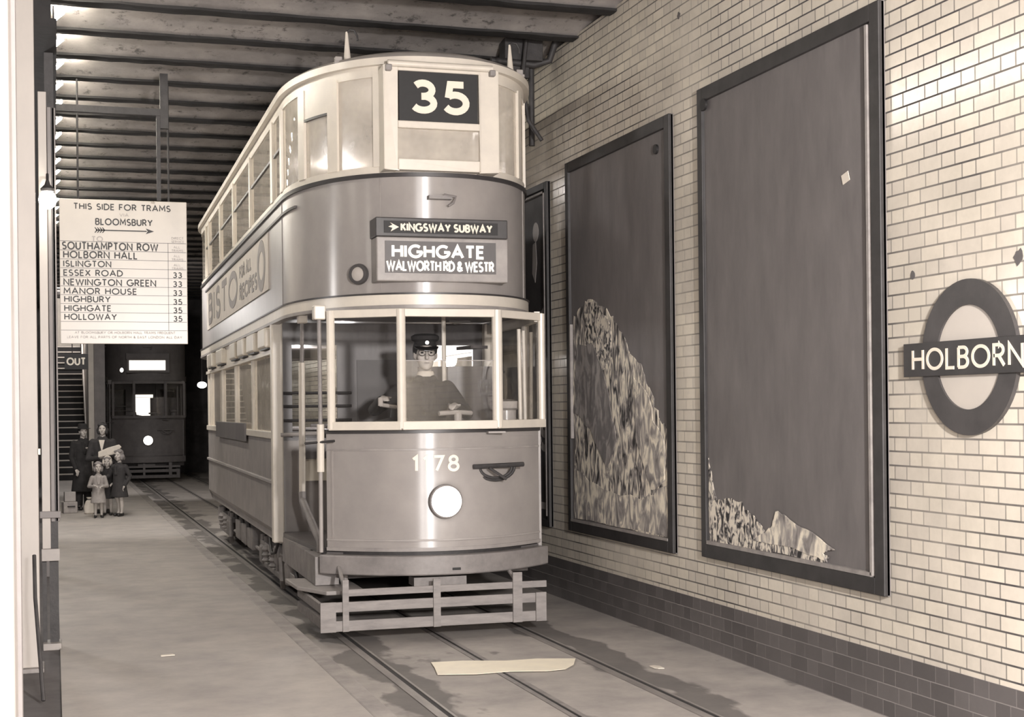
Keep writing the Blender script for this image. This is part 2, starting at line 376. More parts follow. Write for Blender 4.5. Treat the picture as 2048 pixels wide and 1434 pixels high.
# ------------------------------------------------------------------ lettering drawn as strokes
def arc(cx, cy, rx, ry, a0, a1, n=14):
    return [(cx + rx * math.cos(R(a0 + (a1 - a0) * k / n)), cy + ry * math.sin(R(a0 + (a1 - a0) * k / n))) for k in range(n + 1)]
GL = {
 'A': (.86, [[(0, 0), (.43, 1), (.86, 0)], [(.16, .34), (.70, .34)]]),
 'B': (.58, [[(0, 0), (0, 1)], [(0, 1)] + arc(.3, .77, .24, .23, 90, -90) + [(0, .54)], arc(.3, .27, .28, .27, 90, -90) + [(0, 0)]]),
 'C': (.86, [arc(.5, .5, .5, .5, 48, 312, 24)]),
 'D': (.76, [[(0, 0), (0, 1), (.26, 1)] + arc(.26, .5, .5, .5, 90, -90) + [(0, 0)]]),
 'E': (.5, [[(.5, 1), (0, 1), (0, 0), (.5, 0)], [(0, .52), (.45, .52)]]),
 'F': (.5, [[(.5, 1), (0, 1), (0, 0)], [(0, .52), (.43, .52)]]),
 'G': (.95, [arc(.5, .5, .5, .5, 48, 350, 24) + [(.96, .46), (.58, .46)]]),
 'H': (.7, [[(0, 0), (0, 1)], [(.7, 0), (.7, 1)], [(0, .53), (.7, .53)]]),
 'I': (.02, [[(0, 0), (0, 1)]]),
 'K': (.64, [[(0, 0), (0, 1)], [(.6, 1), (0, .42)], [(.2, .6), (.64, 0)]]),
 'L': (.48, [[(0, 1), (0, 0), (.48, 0)]]),
 'M': (.88, [[(0, 0), (.06, 1), (.44, .3), (.82, 1), (.88, 0)]]),
 'N': (.74, [[(0, 0), (0, 1), (.74, 0), (.74, 1)]]),
 'O': (1.0, [arc(.5, .5, .5, .5, 90, 450, 32)]),
 'P': (.56, [[(0, 0), (0, 1), (.28, 1)] + arc(.28, .74, .27, .26, 90, -90) + [(0, .48)]]),
 'Q': (1.0, [arc(.5, .5, .5, .5, 90, 450, 32), [(.6, .3), (1, -.05)]]),
 'R': (.6, [[(0, 0), (0, 1), (.28, 1)] + arc(.28, .74, .27, .26, 90, -90) + [(0, .48)], [(.28, .48), (.6, 0)]]),
 'S': (.56, [arc(.28, .745, .25, .255, 40, 270, 12) + arc(.28, .25, .28, .25, 88, -145, 12)]),
 'T': (.62, [[(0, 1), (.62, 1)], [(.31, 1), (.31, 0)]]),
 'U': (.68, [[(0, 1), (0, .34)] + arc(.34, .34, .34, .34, 180, 360) + [(.68, 1)]]),
 'V': (.8, [[(0, 1), (.4, 0), (.8, 1)]]),
 'W': (1.16, [[(0, 1), (.29, 0), (.58, .95), (.87, 0), (1.16, 1)]]),
 'X': (.7, [[(0, 0), (.68, 1)], [(.02, 1), (.7, 0)]]),
 'Y': (.74, [[(0, 1), (.37, .48), (.74, 1)], [(.37, .48), (.37, 0)]]),
 'Z': (.62, [[(0.02, 1), (.6, 1), (0, 0), (.62, 0)]]),
 '1': (.24, [[(0, .82), (.2, 1), (.2, 0)]]),
 '3': (.58, [arc(.28, .755, .245, .245, 145, -88, 14) + [(.23, .51)], arc(.28, .26, .29, .26, 88, -150, 14)]),
 '5': (.58, [[(.5, 1), (.13, 1), (.07, .50)], arc(.27, .31, .30, .31, 128, -150, 16)]),
 '7': (.56, [[(0, 1), (.56, 1), (.16, 0)]]),
 '8': (.58, [arc(.29, .765, .235, .235, -90, 270, 22), arc(.29, .265, .29, .265, 90, 450, 22)]),
 '&': (.7, [[(.7, 0), (.12, .72)] + arc(.3, .82, .19, .18, 200, -30, 10) + [(.08, .3)] + arc(.29, .24, .26, .24, 160, 330, 10) + [(.66, .42)]]),
 '.': (.02, [[(0, 0), (0, .06)]]),
}
def text_width(txt, t, gap, sp=.5):
    w = 0
    for ch in txt:
        w += sp if ch == ' ' else GL[ch][0] + t + gap
    return w - gap
def ribbon(mb, pts, hw, mapf, depth):
    closed = len(pts) > 3 and (Vector(pts[0]) - Vector(pts[-1])).length < 1e-4
    P = [Vector(p) for p in (pts[:-1] if closed else pts)]; n = len(P); Lf = []; Rt = []
    for i in range(n):
        a = P[i] - P[i - 1] if (closed or i > 0) else P[1] - P[0]
        b = P[(i + 1) % n] - P[i] if (closed or i < n - 1) else P[n - 1] - P[n - 2]
        a.normalize(); b.normalize(); na = Vector((-a.y, a.x)); nb = Vector((-b.y, b.x)); mm = na + nb
        if mm.length < 1e-3: mm = na
        mm.normalize(); k = hw / max(.45, mm.dot(na))
        Lf.append(P[i] + mm * k); Rt.append(P[i] - mm * k)
    vs = []
    for i in range(n):
        for q, w in ((Lf[i], depth), (Rt[i], depth), (Lf[i], 0), (Rt[i], 0)): vs.append(mapf(q.x, q.y, w))
    fs = []
    for i in range(n if closed else n - 1):
        a, b = 4 * i, 4 * ((i + 1) % n)
        fs += [(a, a + 1, b + 1, b), (a, b, b + 2, a + 2), (a + 1, a + 3, b + 3, b + 1)]
    if not closed:
        e = 4 * (n - 1); fs += [(0, 2, 3, 1), (e, e + 1, e + 3, e + 2)]
    mb.add(vs, fs)
def write(mb, txt, u0, v0, h, mapf, t=.16, gap=.12, width=None, depth=.004, sp=.5, align='l'):
    """strokes of txt with its left foot at (u0, v0), cap height h; width squeezes it to fit"""
    w = text_width(txt, t, gap, sp) * h; kx = (width / w) if width else 1.0; w *= kx
    x = u0 - (w / 2 if align == 'c' else 0)
    for ch in txt:
        if ch == ' ': x += sp * h * kx; continue
        gw, strokes = GL[ch]
        for si, s in enumerate(strokes):
            pts = [(x + (p[0] + t / 2) * h * kx, v0 + (t / 2 + p[1] * (1 - t)) * h) for p in s]
            ribbon(mb, pts, t * h / 2, mapf, depth + .0006 * si)
        x += (gw + t + gap) * h * kx
    return w

# ------------------------------------------------------------------ the setting
WX = 4.8            # face of the tiled wall
ZW = 5.42           # foot of the ceiling beams
struct('floor', MB().box(1.85, WX, -6, 46, -.3, 0), M['floor'])
struct('floor_platform', MB().box(.03, 1.72, -6, 38.2, -.3, .15).box(.03, 1.28, 38.2, 46, -.3, .1499), M['platform'])
struct('trim_1', MB().box(1.72, 1.85, -6, 38.2, -.3, .152), M['kerb'], bevel=.012)
struct('floor_side', MB().box(-5, .03, -6, 46, -.3, .138), M['shadow_and_spots'])  # left floor in a darker tone, the columns' shadow painted in
struct('wall_right', MB().box(WX, WX + .35, -6, 46, .392, ZW + .05), M['brick'])
struct('baseboard_right', MB().box(WX - .006, WX + .35, -6, 46, -.3, .392), M['dado'])
struct('wall_left', MB().box(-5.3, -5, -6, 46, -.3, 6), M['soot'])
bk = MB().box(1.3, WX + .3, 45.5, 46, 0, 6).box(-5, .1, 38.5, 46, 0, 6)
struct('wall_back', bk, M['soot'])

# stained plaster vaults between sooty steel beams
BEAM_Y = [12.75 + .965 * k for k in range(-12, 35)]
vb = MB()
for i in range(len(BEAM_Y) - 1):
    y0, y1 = BEAM_Y[i], BEAM_Y[i + 1]; prof = []
    for k in range(11):
        a = k / 10; prof.append((y0 + (y1 - y0) * a, ZW + .012 + .10 * (1 - (2 * a - 1) ** 2)))
    vb.loft([[(-5, y, z) for y, z in prof], [(WX + .3, y, z) for y, z in prof]], caps=False, closed=False)
    vb.add([(-5, y0, 6), (WX + .3, y0, 6), (WX + .3, y1, 6), (-5, y1, 6)], [(0, 1, 2, 3)])
struct('ceiling', vb, M['vault'], smooth=True)
bmesh_beam = None
for i, y in enumerate(BEAM_Y):
    if y < 5: continue
    b = MB()
    # flange with a ragged crust of soot and drips, web above it
    n = 60; ring = []
    for k in range(n + 1):
        x = -5 + (WX + .02 + 5) * k / n; j = random.uniform(0, .022); f = .075 + random.uniform(0, .02)
        ring.append([(x, y - f, ZW + .018), (x, y - f, ZW - j * .5), (x, y - .02, ZW - j), (x, y + f, ZW - j * .5), (x, y + f, ZW + .018), (x, y + .03, ZW + .03), (x, y + .03, ZW + .3), (x, y - .03, ZW + .3), (x, y - .03, ZW + .03)])
    b.loft(ring)
    o = b.build('ceiling_beam', M['beam']); o['kind'] = 'structure'
# girder over the column line
struct('trim_2', MB().box(-.30, .012, 10.42, 42, 4.66, ZW - .001).box(-.36, .05, 10.42, 42, 4.60, 4.66), M['beam'])

# stairs at the far end
st = MB(); no = MB()
for k in range(22):
    y = 38.6 + .28 * k; z = .15 + .17 * (k + 1)
    st.box(.1, .87, y, y + .28 if k < 21 else 46, z - .17 if k else .0, z); no.box(.1, .87, y - .02, y + .045, z - .028, z + .004)
stairs = thing('staircase', 'dark staircase with pale step edges rising under the OUT sign', 'stairs')
st.build('steps', M['riser'], stairs); no.build('step_edges', M['nosing'], stairs)
rl = MB(); rl.tube([(.82, 38.7, 1.05), (.82, 44.3, 4.45)], .025)
for k in range(5): rl.tube([(.82, 38.8 + 1.3 * k, .3 + .79 * k), (.82, 38.8 + 1.3 * k, 1.12 + .79 * k)], .018)
rl.build('handrail', M['nosing'], stairs)
struct('wall_stair', MB().box(.87, 1.01, 38.3, 46, 0, 6), M['stone'])
struct('wall_stair_back', MB().box(.1, .87, 45.6, 46, 3.95, 6), M['stone'])
struct('trim_3', MB().box(1.01, 1.28, 38.2, 39.2, 0, 6), mat('grey_pillar', .2, .7, .2, 4))
sg = thing('exit_sign', 'small black hanging sign reading OUT above the far stairs', 'sign', (0, 36, 0))
MB().box(.27, .82, -.02, .02, 2.95, 3.33).build('board', M['black'], sg)
t = MB(); write(t, 'OUT', .32, 3.05, .19, lambda u, v, w: (u, -.021 - w, v), t=.2, gap=.12, width=.44); t.build('lettering', M['white'], sg)
build_each([MB().tube([(x, 0, 3.33), (x, 0, ZW - .02)], .012) for x in (.45, .65)], 'chain', M['irondark'], sg)

# conduit slot and rails
def rail(x, label):
    r = thing('tram_rail', label, 'rail', (x, 0, 0), 0)
    MB().box(-.05, .012, -6, 45, -.1, .006).box(.048, .066, -6, 45, -.1, .006).build('running_surface', M['rail'], r)
    MB().box(.012, .048, -6, 45, -.1, -.012 + .014).build('groove', M['railgroove'], r)
rail(2.28, 'grooved steel tram rail nearer the platform edge')
rail(3.80, 'grooved steel tram rail nearer the tiled wall')
cs = thing('conduit_slot', 'narrow iron conduit slot midway between the two rails', 'conduit slot', (3.05, 0, 0))
MB().box(-.05, -.012, -6, 45, -.1, .005).box(.012, .05, -6, 45, -.1, .005).build('slot_rail', M['iron'], cs)
MB().box(-.012, .012, -6, 45, -.1, .001).build('slot', M['black'], cs)
sp_ = MB().poly([(x, y, .008) for x, y in ((2.58, 9.78), (2.85, 9.70), (3.10, 9.71), (3.35, 9.63), (3.50, 9.65), (3.62, 9.8), (3.72, 10.03), (3.45, 10.13), (3.2, 10.13), (2.9, 10.25), (2.66, 10.27), (2.63, 10.05))], (0, 0, .003))  # pool of light on the track bed, drawn as a white shape
tag(sp_.build('painted_light_patch', M['light_patch']), 'broad white patch of painted light across the track bed before the tram', 'painted light')
def scrap(x, y, z, s, a, label):
    m = MB(); c, q = math.cos(a), math.sin(a); pts = [(-1, -.4), (.2, -.55), (1, -.3), (.8, .45), (-.3, .5), (-.9, .3)]
    m.poly([(x + s * (px * c - py * q), y + s * (px * q + py * c), z + .002 * (i % 2)) for i, (px, py) in enumerate(pts)], (0, 0, .006))
    tag(m.build('paper_scrap', M['paper']), label, 'litter', 'paper litter')
scrap(4.15, 9.5, .003, .065, 1.7, 'white paper scrap lying between rail and tiled wall')
scrap(.76, 10.45, .152, .05, .1, 'tiny white paper scrap lying on the near platform')

# ------------------------------------------------------------------ left side: pier, columns, lamp
pr = thing('near_pier', 'cream painted pier at the extreme left, nearest the camera', 'pier', (-.441, 5.1, .138))
MB().box(-.3, .308, 0, .40, 0, 5.2).build('shaft', M['pier'], pr, bevel=.012)
MB().box(-.2, .322, .40, .56, 0, 5.2).build('shaft_return', M['columngrey'], pr)
lp = MB().box(.18, .252, -.018, 0, .77, .85); lp.build('latch_plate', M['columngrey'], pr)
MB().box(.2, .235, -.03, -.018, .795, .83).build('latch', M['bead'], pr)
c1 = thing('steel_column', 'broad cream steel column just beyond the near pier', 'column', (-.187, 10.3, .138))
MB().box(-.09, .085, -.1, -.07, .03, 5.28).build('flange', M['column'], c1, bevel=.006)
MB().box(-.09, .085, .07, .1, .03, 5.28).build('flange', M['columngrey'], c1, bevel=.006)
MB().box(-.015, .015, -.07, .07, .03, 5.28).build('web', M['columngrey'], c1)
MB().box(-.13, .11, -.15, .15, 0, .03).build('base_plate', M['iron'], c1, bevel=.005)
for z in (1.5,): MB().box(-.14, -.09, -.11, -.06, z - .02, z + .02).box(.085, .1, -.11, -.06, z - .02, z + .02).build('clip', M['white'], c1)
c2 = thing('clad_column', 'tall narrow column with pale boarding ending above dark feet', 'column', (-.03, 11.2, .138))
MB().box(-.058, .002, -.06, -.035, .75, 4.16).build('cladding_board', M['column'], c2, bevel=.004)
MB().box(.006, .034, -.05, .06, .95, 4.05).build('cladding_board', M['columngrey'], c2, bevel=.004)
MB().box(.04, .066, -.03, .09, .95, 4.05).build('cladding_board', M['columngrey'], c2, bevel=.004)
MB().box(-.01, .055, -.03, .06, .03, 4.46).build('post', M['irondark'], c2)
MB().box(-.06, -.03, -.02, .05, .03, .74).build('post', M['irondark'], c2)
MB().box(-.075, .075, -.085, -.06, .98, 1.03).build('cross_bracket', M['columngrey'], c2, bevel=.004)
MB().box(-.065, .065, -.085, -.06, .66, .75).build('cross_bracket', M['pale'], c2, bevel=.004)
MB().box(-.06, .07, -.12, .1, 0, .05).build('base_plate', M['pale'], c2, bevel=.005)
for k, y in enumerate((16.2, 20.0, 24.0, 28.5, 33.0)):
    lab = ['slim grey column behind the hanging route board', 'slim grey column left of the waiting family', 'second grey column beyond the waiting family', 'third grey column beyond the waiting family', 'last grey column before the far stairs'][k]
    c = thing('slim_column', lab, 'column', (-.06, y, .138), 0, 'grey columns along the platform')
    MB().box(-.06, .06, -.1, -.08, 0, 4.45).build('flange', M['columngrey'], c); MB().box(-.06, .06, .08, .1, 0, 4.45).build('flange', M['columngrey'], c); MB().box(-.01, .01, -.08, .08, 0, 4.45).build('web', M['columngrey'], c)
rd = MB().tube([(-.125, 9.5, 1.0), (-.12, 9.35, .75), (-.075, 9.05, .16)], .012, 8)
tag(rd.build('stay_rod', M['irondark'], smooth=True), 'thin dark rod slanting to the floor beside the near pier', 'rod')
gl = thing('column_lamp', 'glowing white globe lamp on the column beside the route board', 'lamp', (-.024, 10.85, 3.45))
MB().ell((0, 0, 0), (.062, .062, .068), 14).build('globe', M['globe'], gl, smooth=True)
MB().lathe((0, 0, .06), (0, 0, 1), [(.045, 0), (.05, .02), (.02, .05), (.012, .08)], 16).build('cap', M['irondark'], gl, smooth=True)
MB().tube([(0, 0, .13), (0, .1, .2), (0, .27, .2)], .01).build('bracket', M['irondark'], gl)
ORD = 'first second third fourth fifth sixth seventh eighth ninth tenth eleventh twelfth thirteenth fourteenth fifteenth sixteenth seventeenth eighteenth'.split(); BAY = []
for i, y in enumerate(BEAM_Y[:-1]):
    if y < 11.7 or y > 28: continue
    nth = ORD[len(BAY)]; BAY.append(i)
    yc = y + .48
    bl = thing('bay_lamp', f'glowing white ceiling-bay light, {nth} in the row counted from the camera', 'lamp', (.1, yc, ZW + .03), 0, 'lights along the ceiling bays')
    MB().poly([(-.04, -.10, -.05), (.035, -.06, .03), (.035, .10, .03), (-.04, .06, -.05)], (-.012, 0, .012)).build('glass', M['baylamp'], bl)
    MB().box(-.07, -.058, -.13, .13, -.07, .03).build('backing_plate', M['irondark'], bl)
# pipes on the ceiling
cp = thing('hanging_conduit', 'dark square conduit hung below beams above the route board', 'conduit', (0, 15.2, 0))
MB().box(.03, 1.16, -.03, .03, 4.98, 5.05).build('cross_bar', M['irondark'], cp)
for x in (1.13,): MB().box(x - .04, x + .04, -.04, .04, 4.85, ZW).build('hanger', M['irondark'], cp)
MB().box(1.05, 1.09, -.02, .02, 4.1, 4.98).build('hanger', M['irondark'], cp)
wp = thing('wall_conduit', 'sooty pipes and junction boxes in the ceiling corner above the tram', 'conduit', (4.55, 13.35, 0))
MB().tube([(0, 0, 5.7), (0, 0, 4.5)], .03).build('pipe', M['irondark'], wp, smooth=True)
MB().tube([(-.45, -.1, 5.3), (0, -.1, 5.28), (.14, -.15, 5.32), (.19, -.2, 5.5), (.19, -.2, 5.7)], .035).build('pipe', M['irondark'], wp, smooth=True)
MB().tube([(-.1, -.2, 5.6), (-.16, -.2, 5.1), (-.12, -.25, 4.7), (.0, -.3, 4.5)], .02).build('cable', M['irondark'], wp, smooth=True)
MB().box(-.3, -.05, -.1, .1, 5.15, 5.6).build('junction_box', M['irondark'], wp, bevel=.01)
MB().box(-.12, .06, -.2, -.02, 5.3, 5.75).build('junction_box', M['irondark'], wp, bevel=.01)

# ------------------------------------------------------------------ route board hung over the platform
SX0, SX1, SZ0, SZ1, SY = .079, 1.386, 2.625, 4.15, 15.6
rb = thing('route_board', 'white hanging board listing tram destinations via Bloomsbury', 'sign', (0, SY, 0))
MB().box(SX0, SX1, 0, .035, SZ0, SZ1).build('board', M['ivory'], rb, bevel=.006)
su = lambda px: SX0 + (px - 118) / 256 * (SX1 - SX0)
sv = lambda py: SZ1 - (py - 400) / 287 * (SZ1 - SZ0)
sm = lambda u, v, w: (u, -.001 - w, v)
def sline(txt, x0, x1, ytop, ybot, m, t=.17):
    q = MB(); h = sv(ytop) - sv(ybot)
    write(q, txt, su(x0), sv(ybot), h, sm, t=t, gap=.14, width=su(x1) - su(x0), depth=.002, sp=.6)
    q.build('lettering', m, rb)
sline('THIS SIDE FOR TRAMS', 146, 341, 408, 421, M['signink'])
sline('VIA', 237, 256, 426, 433, M['faint']); sline('BLOOMSBURY', 189, 304, 437, 451, M['signink']); sline('TO', 181, 204, 473, 484, M['faint'], .2)
rows = [('SOUTHAMPTON ROW', 123, 315, 485, 501), ('HOLBORN HALL', 125, 273, 503, 518), ('ISLINGTON', 125, 220, 522, 535), ('ESSEX ROAD', 125, 243, 540, 553), ('NEWINGTON GREEN', 125, 310, 558, 572),
        ('MANOR HOUSE', 125, 271, 576, 589), ('HIGHBURY', 126, 218, 592, 605), ('HIGHGATE', 126, 219, 610, 623), ('HOLLOWAY', 126, 230, 627, 640)]
for r_ in rows: sline(*r_, M['signink'])
for n_, y in (('33', 542), ('33', 560), ('33', 578), ('35', 596), ('35', 613), ('35', 630)): sline(n_, 344, 363, y, y + 12, M['signink'])
for y in (489, 507, 525): sline('ALL', 346, 360, y, y + 5, M['faint']); sline('TRAMS', 342, 366, y + 7, y + 12, M['faint'])
sline('DIRECT', 342, 367, 471, 476, M['faint']); sline('SERVICE', 342, 368, 478, 483, M['faint'])
sline('AT BLOOMSBURY OR HOLBORN HALL TRAMS FREQUENT', 146, 348, 662, 667, M['faint']); sline('LEAVE FOR ALL PARTS OF NORTH & EAST LONDON ALL DAY', 131, 362, 671, 676, M['faint'])
q = MB()
for y in (484, 502, 519.5, 537, 555, 573, 590, 607.5, 625, 643, 660): q.box(su(119), su(372), -.003, 0, sv(y) - .002, sv(y) + .002)
q.box(su(334.5), su(335.3), -.003, 0, sv(660), sv(484)); q.build('ruled_lines', M['bead'], rb)
q = MB(); ya = sv(461)
q.box(su(205), su(292), -.003, 0, ya - .006, ya + .006)
q.poly([(su(307), -.003, ya), (su(290), -.003, ya + .03), (su(294), -.003, ya), (su(290), -.003, ya - .03)], (0, .003, 0))
for k in range(4):
    x = su(187 + 5 * k)
    for s in (1, -1): q.poly([(x, -.003, ya + s * .028), (x + .012, -.003, ya + s * .028), (x + .034, -.003, ya), (x + .02, -.003, ya)], (0, .003, 0))
q.box(su(190), su(206), -.003, 0, ya - .006, ya + .006)
q.build('arrow', M['signink'], rb)
build_each([MB().tube([(x, .015, SZ1 - .02), (x, .015, ZW)], .011) for x in (.27, 1.2)], 'hanger_rod', M['irondark'], rb)

# ------------------------------------------------------------------ tiled wall: poster panels and roundel
def poster(name, label, y0, y1, z0, z1, fw_, board, beadside=True):
    p = thing(name, label, 'poster panel', (WX, 0, 0))
    MB().box(-.02, 0, y0, y1, z0, z1).build('board', board, p)
    f = MB().box(-.045, 0, y0, y0 + fw_, z0, z1).box(-.045, 0, y1 - fw_ * .8, y1, z0, z1).box(-.0449, 0, y0 + fw_, y1 - fw_ * .8, z1 - fw_, z1).box(-.0449, 0, y0 + fw_, y1 - fw_ * .8, z0, z0 + fw_)
    f.build('frame', M['poster_frame'], p, bevel=.006)
    return p
wm = lambda off: (lambda pts: [(-.021 - off, y, z) for y, z in pts])
def ragged(pts, amp, n=4):
    out = []
    for i, a in enumerate(pts):
        b = pts[(i + 1) % len(pts)]
        for k in range(n):
            s = k / n; j = amp if k else 0
            out.append((a[0] + (b[0] - a[0]) * s + random.uniform(-j, j), a[1] + (b[1] - a[1]) * s + random.uniform(-j, j)))
    return out
p1 = poster('poster_panel', 'largest grey poster panel beside the station roundel, scraps at its foot', 7.46, 10.0, .736, 4.34, .105, M['poster_board'])
MB().box(-.05, -.02, 7.585, 7.61, .85, 4.22).build('bead', M['poster_edge'], p1)
MB().box(-.05, -.02, 7.6, 9.9, .842, .868).build('bead', M['poster_edge'], p1)
tn = MB().poly(wm(0)(ragged([(9.9, 1.5), (9.82, 1.28), (9.77, 1.18), (9.57, 1.21), (9.35, 1.2), (9.25, 1.0), (9.2, .86), (9.89, .86)], .012)), (-.004, 0, 0)); tn.build('torn_paper', M['torn_spot'], p1)
tn = MB().poly(wm(.003)(ragged([(9.30, 1.14), (9.16, 1.11), (8.99, 1.0), (8.88, 1.05), (8.9, .86), (9.35, .86)], .012)), (-.004, 0, 0)); tn.build('torn_paper', M['torn_spot'], p1)
tn = MB().poly(wm(.006)(ragged([(8.99, 1.0), (8.88, 1.06), (8.83, 1.16), (8.72, 1.15), (8.55, 1.09), (8.29, 1.04), (8.05, .965), (8.14, .955), (8.2, .93), (8.15, .88), (8.3, .9), (8.6, .93), (9.2, .93)], .008)), (-.006, 0, 0)); tn.build('torn_paper', M['torn_pale'], p1)
tn = MB().poly(wm(.004)(ragged([(8.15, .868), (8.13, .92), (8.6, .95), (9.3, .94), (9.3, .868)], .01)), (-.004, 0, 0)); tn.build('torn_paper', M['torn_spot'], p1)
tn = MB().poly(wm(.002)([(7.93, 3.35), (7.85, 3.37), (7.83, 3.31), (7.91, 3.29)]), (-.004, 0, 0)); tn.build('paper_fleck', M['paper'], p1)
MB().disc((-.05, 9.86, 4.2), (1, 0, 0), .045, .02, 18).build('fixing_bolt', M['black'], p1)
p2 = poster('poster_panel', 'middle grey poster panel with large torn layers of paper low down', 10.53, 12.98, .706, 4.27, .1, M['poster_board'])
MB().box(-.05, -.02, 10.63, 12.9, .80, .822).build('bead', M['poster_edge'], p2)
base = [(12.84, 2.74), (12.64, 2.85), (12.32, 2.9), (12.01, 2.8), (11.71, 2.63), (11.47, 2.39), (11.16, 2.21), (10.96, 2.0), (10.81, 1.79), (10.66, 1.71), (10.66, .83), (12.86, .83)]
MB().poly(wm(0)(ragged(base, .035, 5)), (-.004, 0, 0)).build('torn_paper', M['torn'], p2)
MB().poly(wm(.004)(ragged([(12.5, 2.9), (12.2, 2.86), (11.9, 2.66), (11.85, 2.35), (12.1, 2.2), (12.5, 2.5)], .03)), (-.004, 0, 0)).build('torn_paper', M['torn_spot'], p2)
MB().poly(wm(.006)(ragged([(12.72, 2.5), (12.3, 2.48), (11.95, 2.05), (11.75, 1.6), (12.0, 1.35), (12.4, 1.7), (12.84, 1.85)], .03)), (-.004, 0, 0)).build('torn_paper', M['torn_grey'], p2)
MB().poly(wm(.004)(ragged([(11.35, 2.15), (11.05, 2.0), (10.9, 1.75), (10.72, 1.6), (10.72, 1.3), (11.0, 1.2), (11.3, 1.6)], .03)), (-.005, 0, 0)).build('torn_paper', M['torn_pale'], p2)
MB().poly(wm(.004)(ragged([(12.84, 1.3), (12.1, 1.15), (11.2, 1.1), (10.68, 1.25), (10.68, .83), (12.84, .83)], .03)), (-.003, 0, 0)).build('torn_paper', M['torn_pale'], p2)
MB().disc((-.03, 10.82, 4.03), (1, 0, 0), .04, .02, 18).build('fixing_bolt', M['black'], p2)
MB().box(-.05, -.02, 12.86, 12.89, 1.6, 2.7).build('bead', M['poster_edge'], p2)
p3 = poster('poster_panel', 'dark narrow-looking poster panel half hidden behind the tram', 13.53, 15.98, .69, 4.19, .07, M['poster_dark'])
MB().box(-.05, -.02, 13.60, 13.625, .8, 4.1).build('bead', M['poster_edge'], p3)
MB().box(-.05, -.02, 13.6, 15.9, 4.08, 4.1).build('bead', M['poster_edge'], p3)
q = MB(); pm = lambda u, v, w: (-.021 - w, -u, v)
write(q, 'S', -13.86, 1.45, .36, pm, t=.2, gap=.1); write(q, 'S', -13.98, 1.5, .2, pm, t=.22); q.build('lettering', M['pale'], p3)
q = MB().poly(wm(0)([(13.93 + .09 * math.cos(a), 3.72 + .1 * math.sin(a)) for a in [k * PI / 9 for k in range(18)]]), (-.003, 0, 0)).poly(wm(0)([(13.93, 3.62), (13.9, 3.4), (13.96, 3.2), (14.05, 3.3), (14.02, 3.6)]), (-.003, 0, 0))
q.build('printed_figure', M['pale'], p3)
q = MB().poly(wm(0)([(13.66, 2.95), (13.8, 2.88), (13.95, 2.66), (13.9, 2.6), (13.66, 2.66)]), (-.003, 0, 0))
q.build('printed_shape', M['pale'], p3)
q = MB().poly(wm(0)([(13.66, 2.3), (13.74, 2.28), (13.86, 2.5), (13.8, 2.55)]), (-.003, 0, 0))
q.build('printed_shape', M['pale'], p3)
MB().box(-.026, -.02, 13.62, 15.9, .86, .93).build('paper_strip', M['pale'], p3)

rn = thing('station_roundel', 'round ring station sign with dark name bar reading HOLBORN', 'sign', (WX - .002, 6.645, 2.152))
def circ(r, n=64): return [(r * math.cos(2 * PI * k / n), r * math.sin(2 * PI * k / n)) for k in range(n)]
q = MB(); o_, i_ = circ(.43), circ(.288)
for k in range(64):
    k2 = (k + 1) % 64
    q.add([(-.025, *o_[k]), (-.025, *o_[k2]), (-.025, *i_[k2]), (-.025, *i_[k]), (0, *o_[k]), (0, *o_[k2]), (0, *i_[k2]), (0, *i_[k])], [(0, 1, 2, 3), (0, 4, 5, 1), (3, 2, 6, 7)])
q.build('ring', M['signdark2'], rn)
MB().poly([(-.012, y, z) for y, z in circ(.289)], (.012, 0, 0)).build('disc', M['ivory'], rn)
MB().box(-.04, -.001, -.59, .59, -.097, .097).build('name_bar', M['signdark'], rn, bevel=.003)
q = MB(); write(q, 'HOLBORN', 0, -.064, .128, lambda u, v, w: (-.041 - w, -u, v), t=.145, gap=.15, width=1.0, align='c'); q.build('lettering', M['white'], rn)
# worn patches and fixings on the tiles
for y, z, s, lab in ((7.19, 2.65, .022, 'small dark broken spot in the tiles left of the roundel'), (6.23, 2.66, .04, 'dark broken patch in the tiles at the right picture edge'), (10.40, 5.03, .025, 'dark plugged hole high in the tiles above the middle poster')):
    q = MB().poly([(WX - .004, y + s * math.cos(a) * random.uniform(.7, 1.2), z + s * math.sin(a) * random.uniform(.7, 1.5)) for a in [k * PI / 6 for k in range(12)]], (.003, 0, 0))
    tag(q.build('wall_stain', M['shadow_and_spots']), lab, 'wall damage')

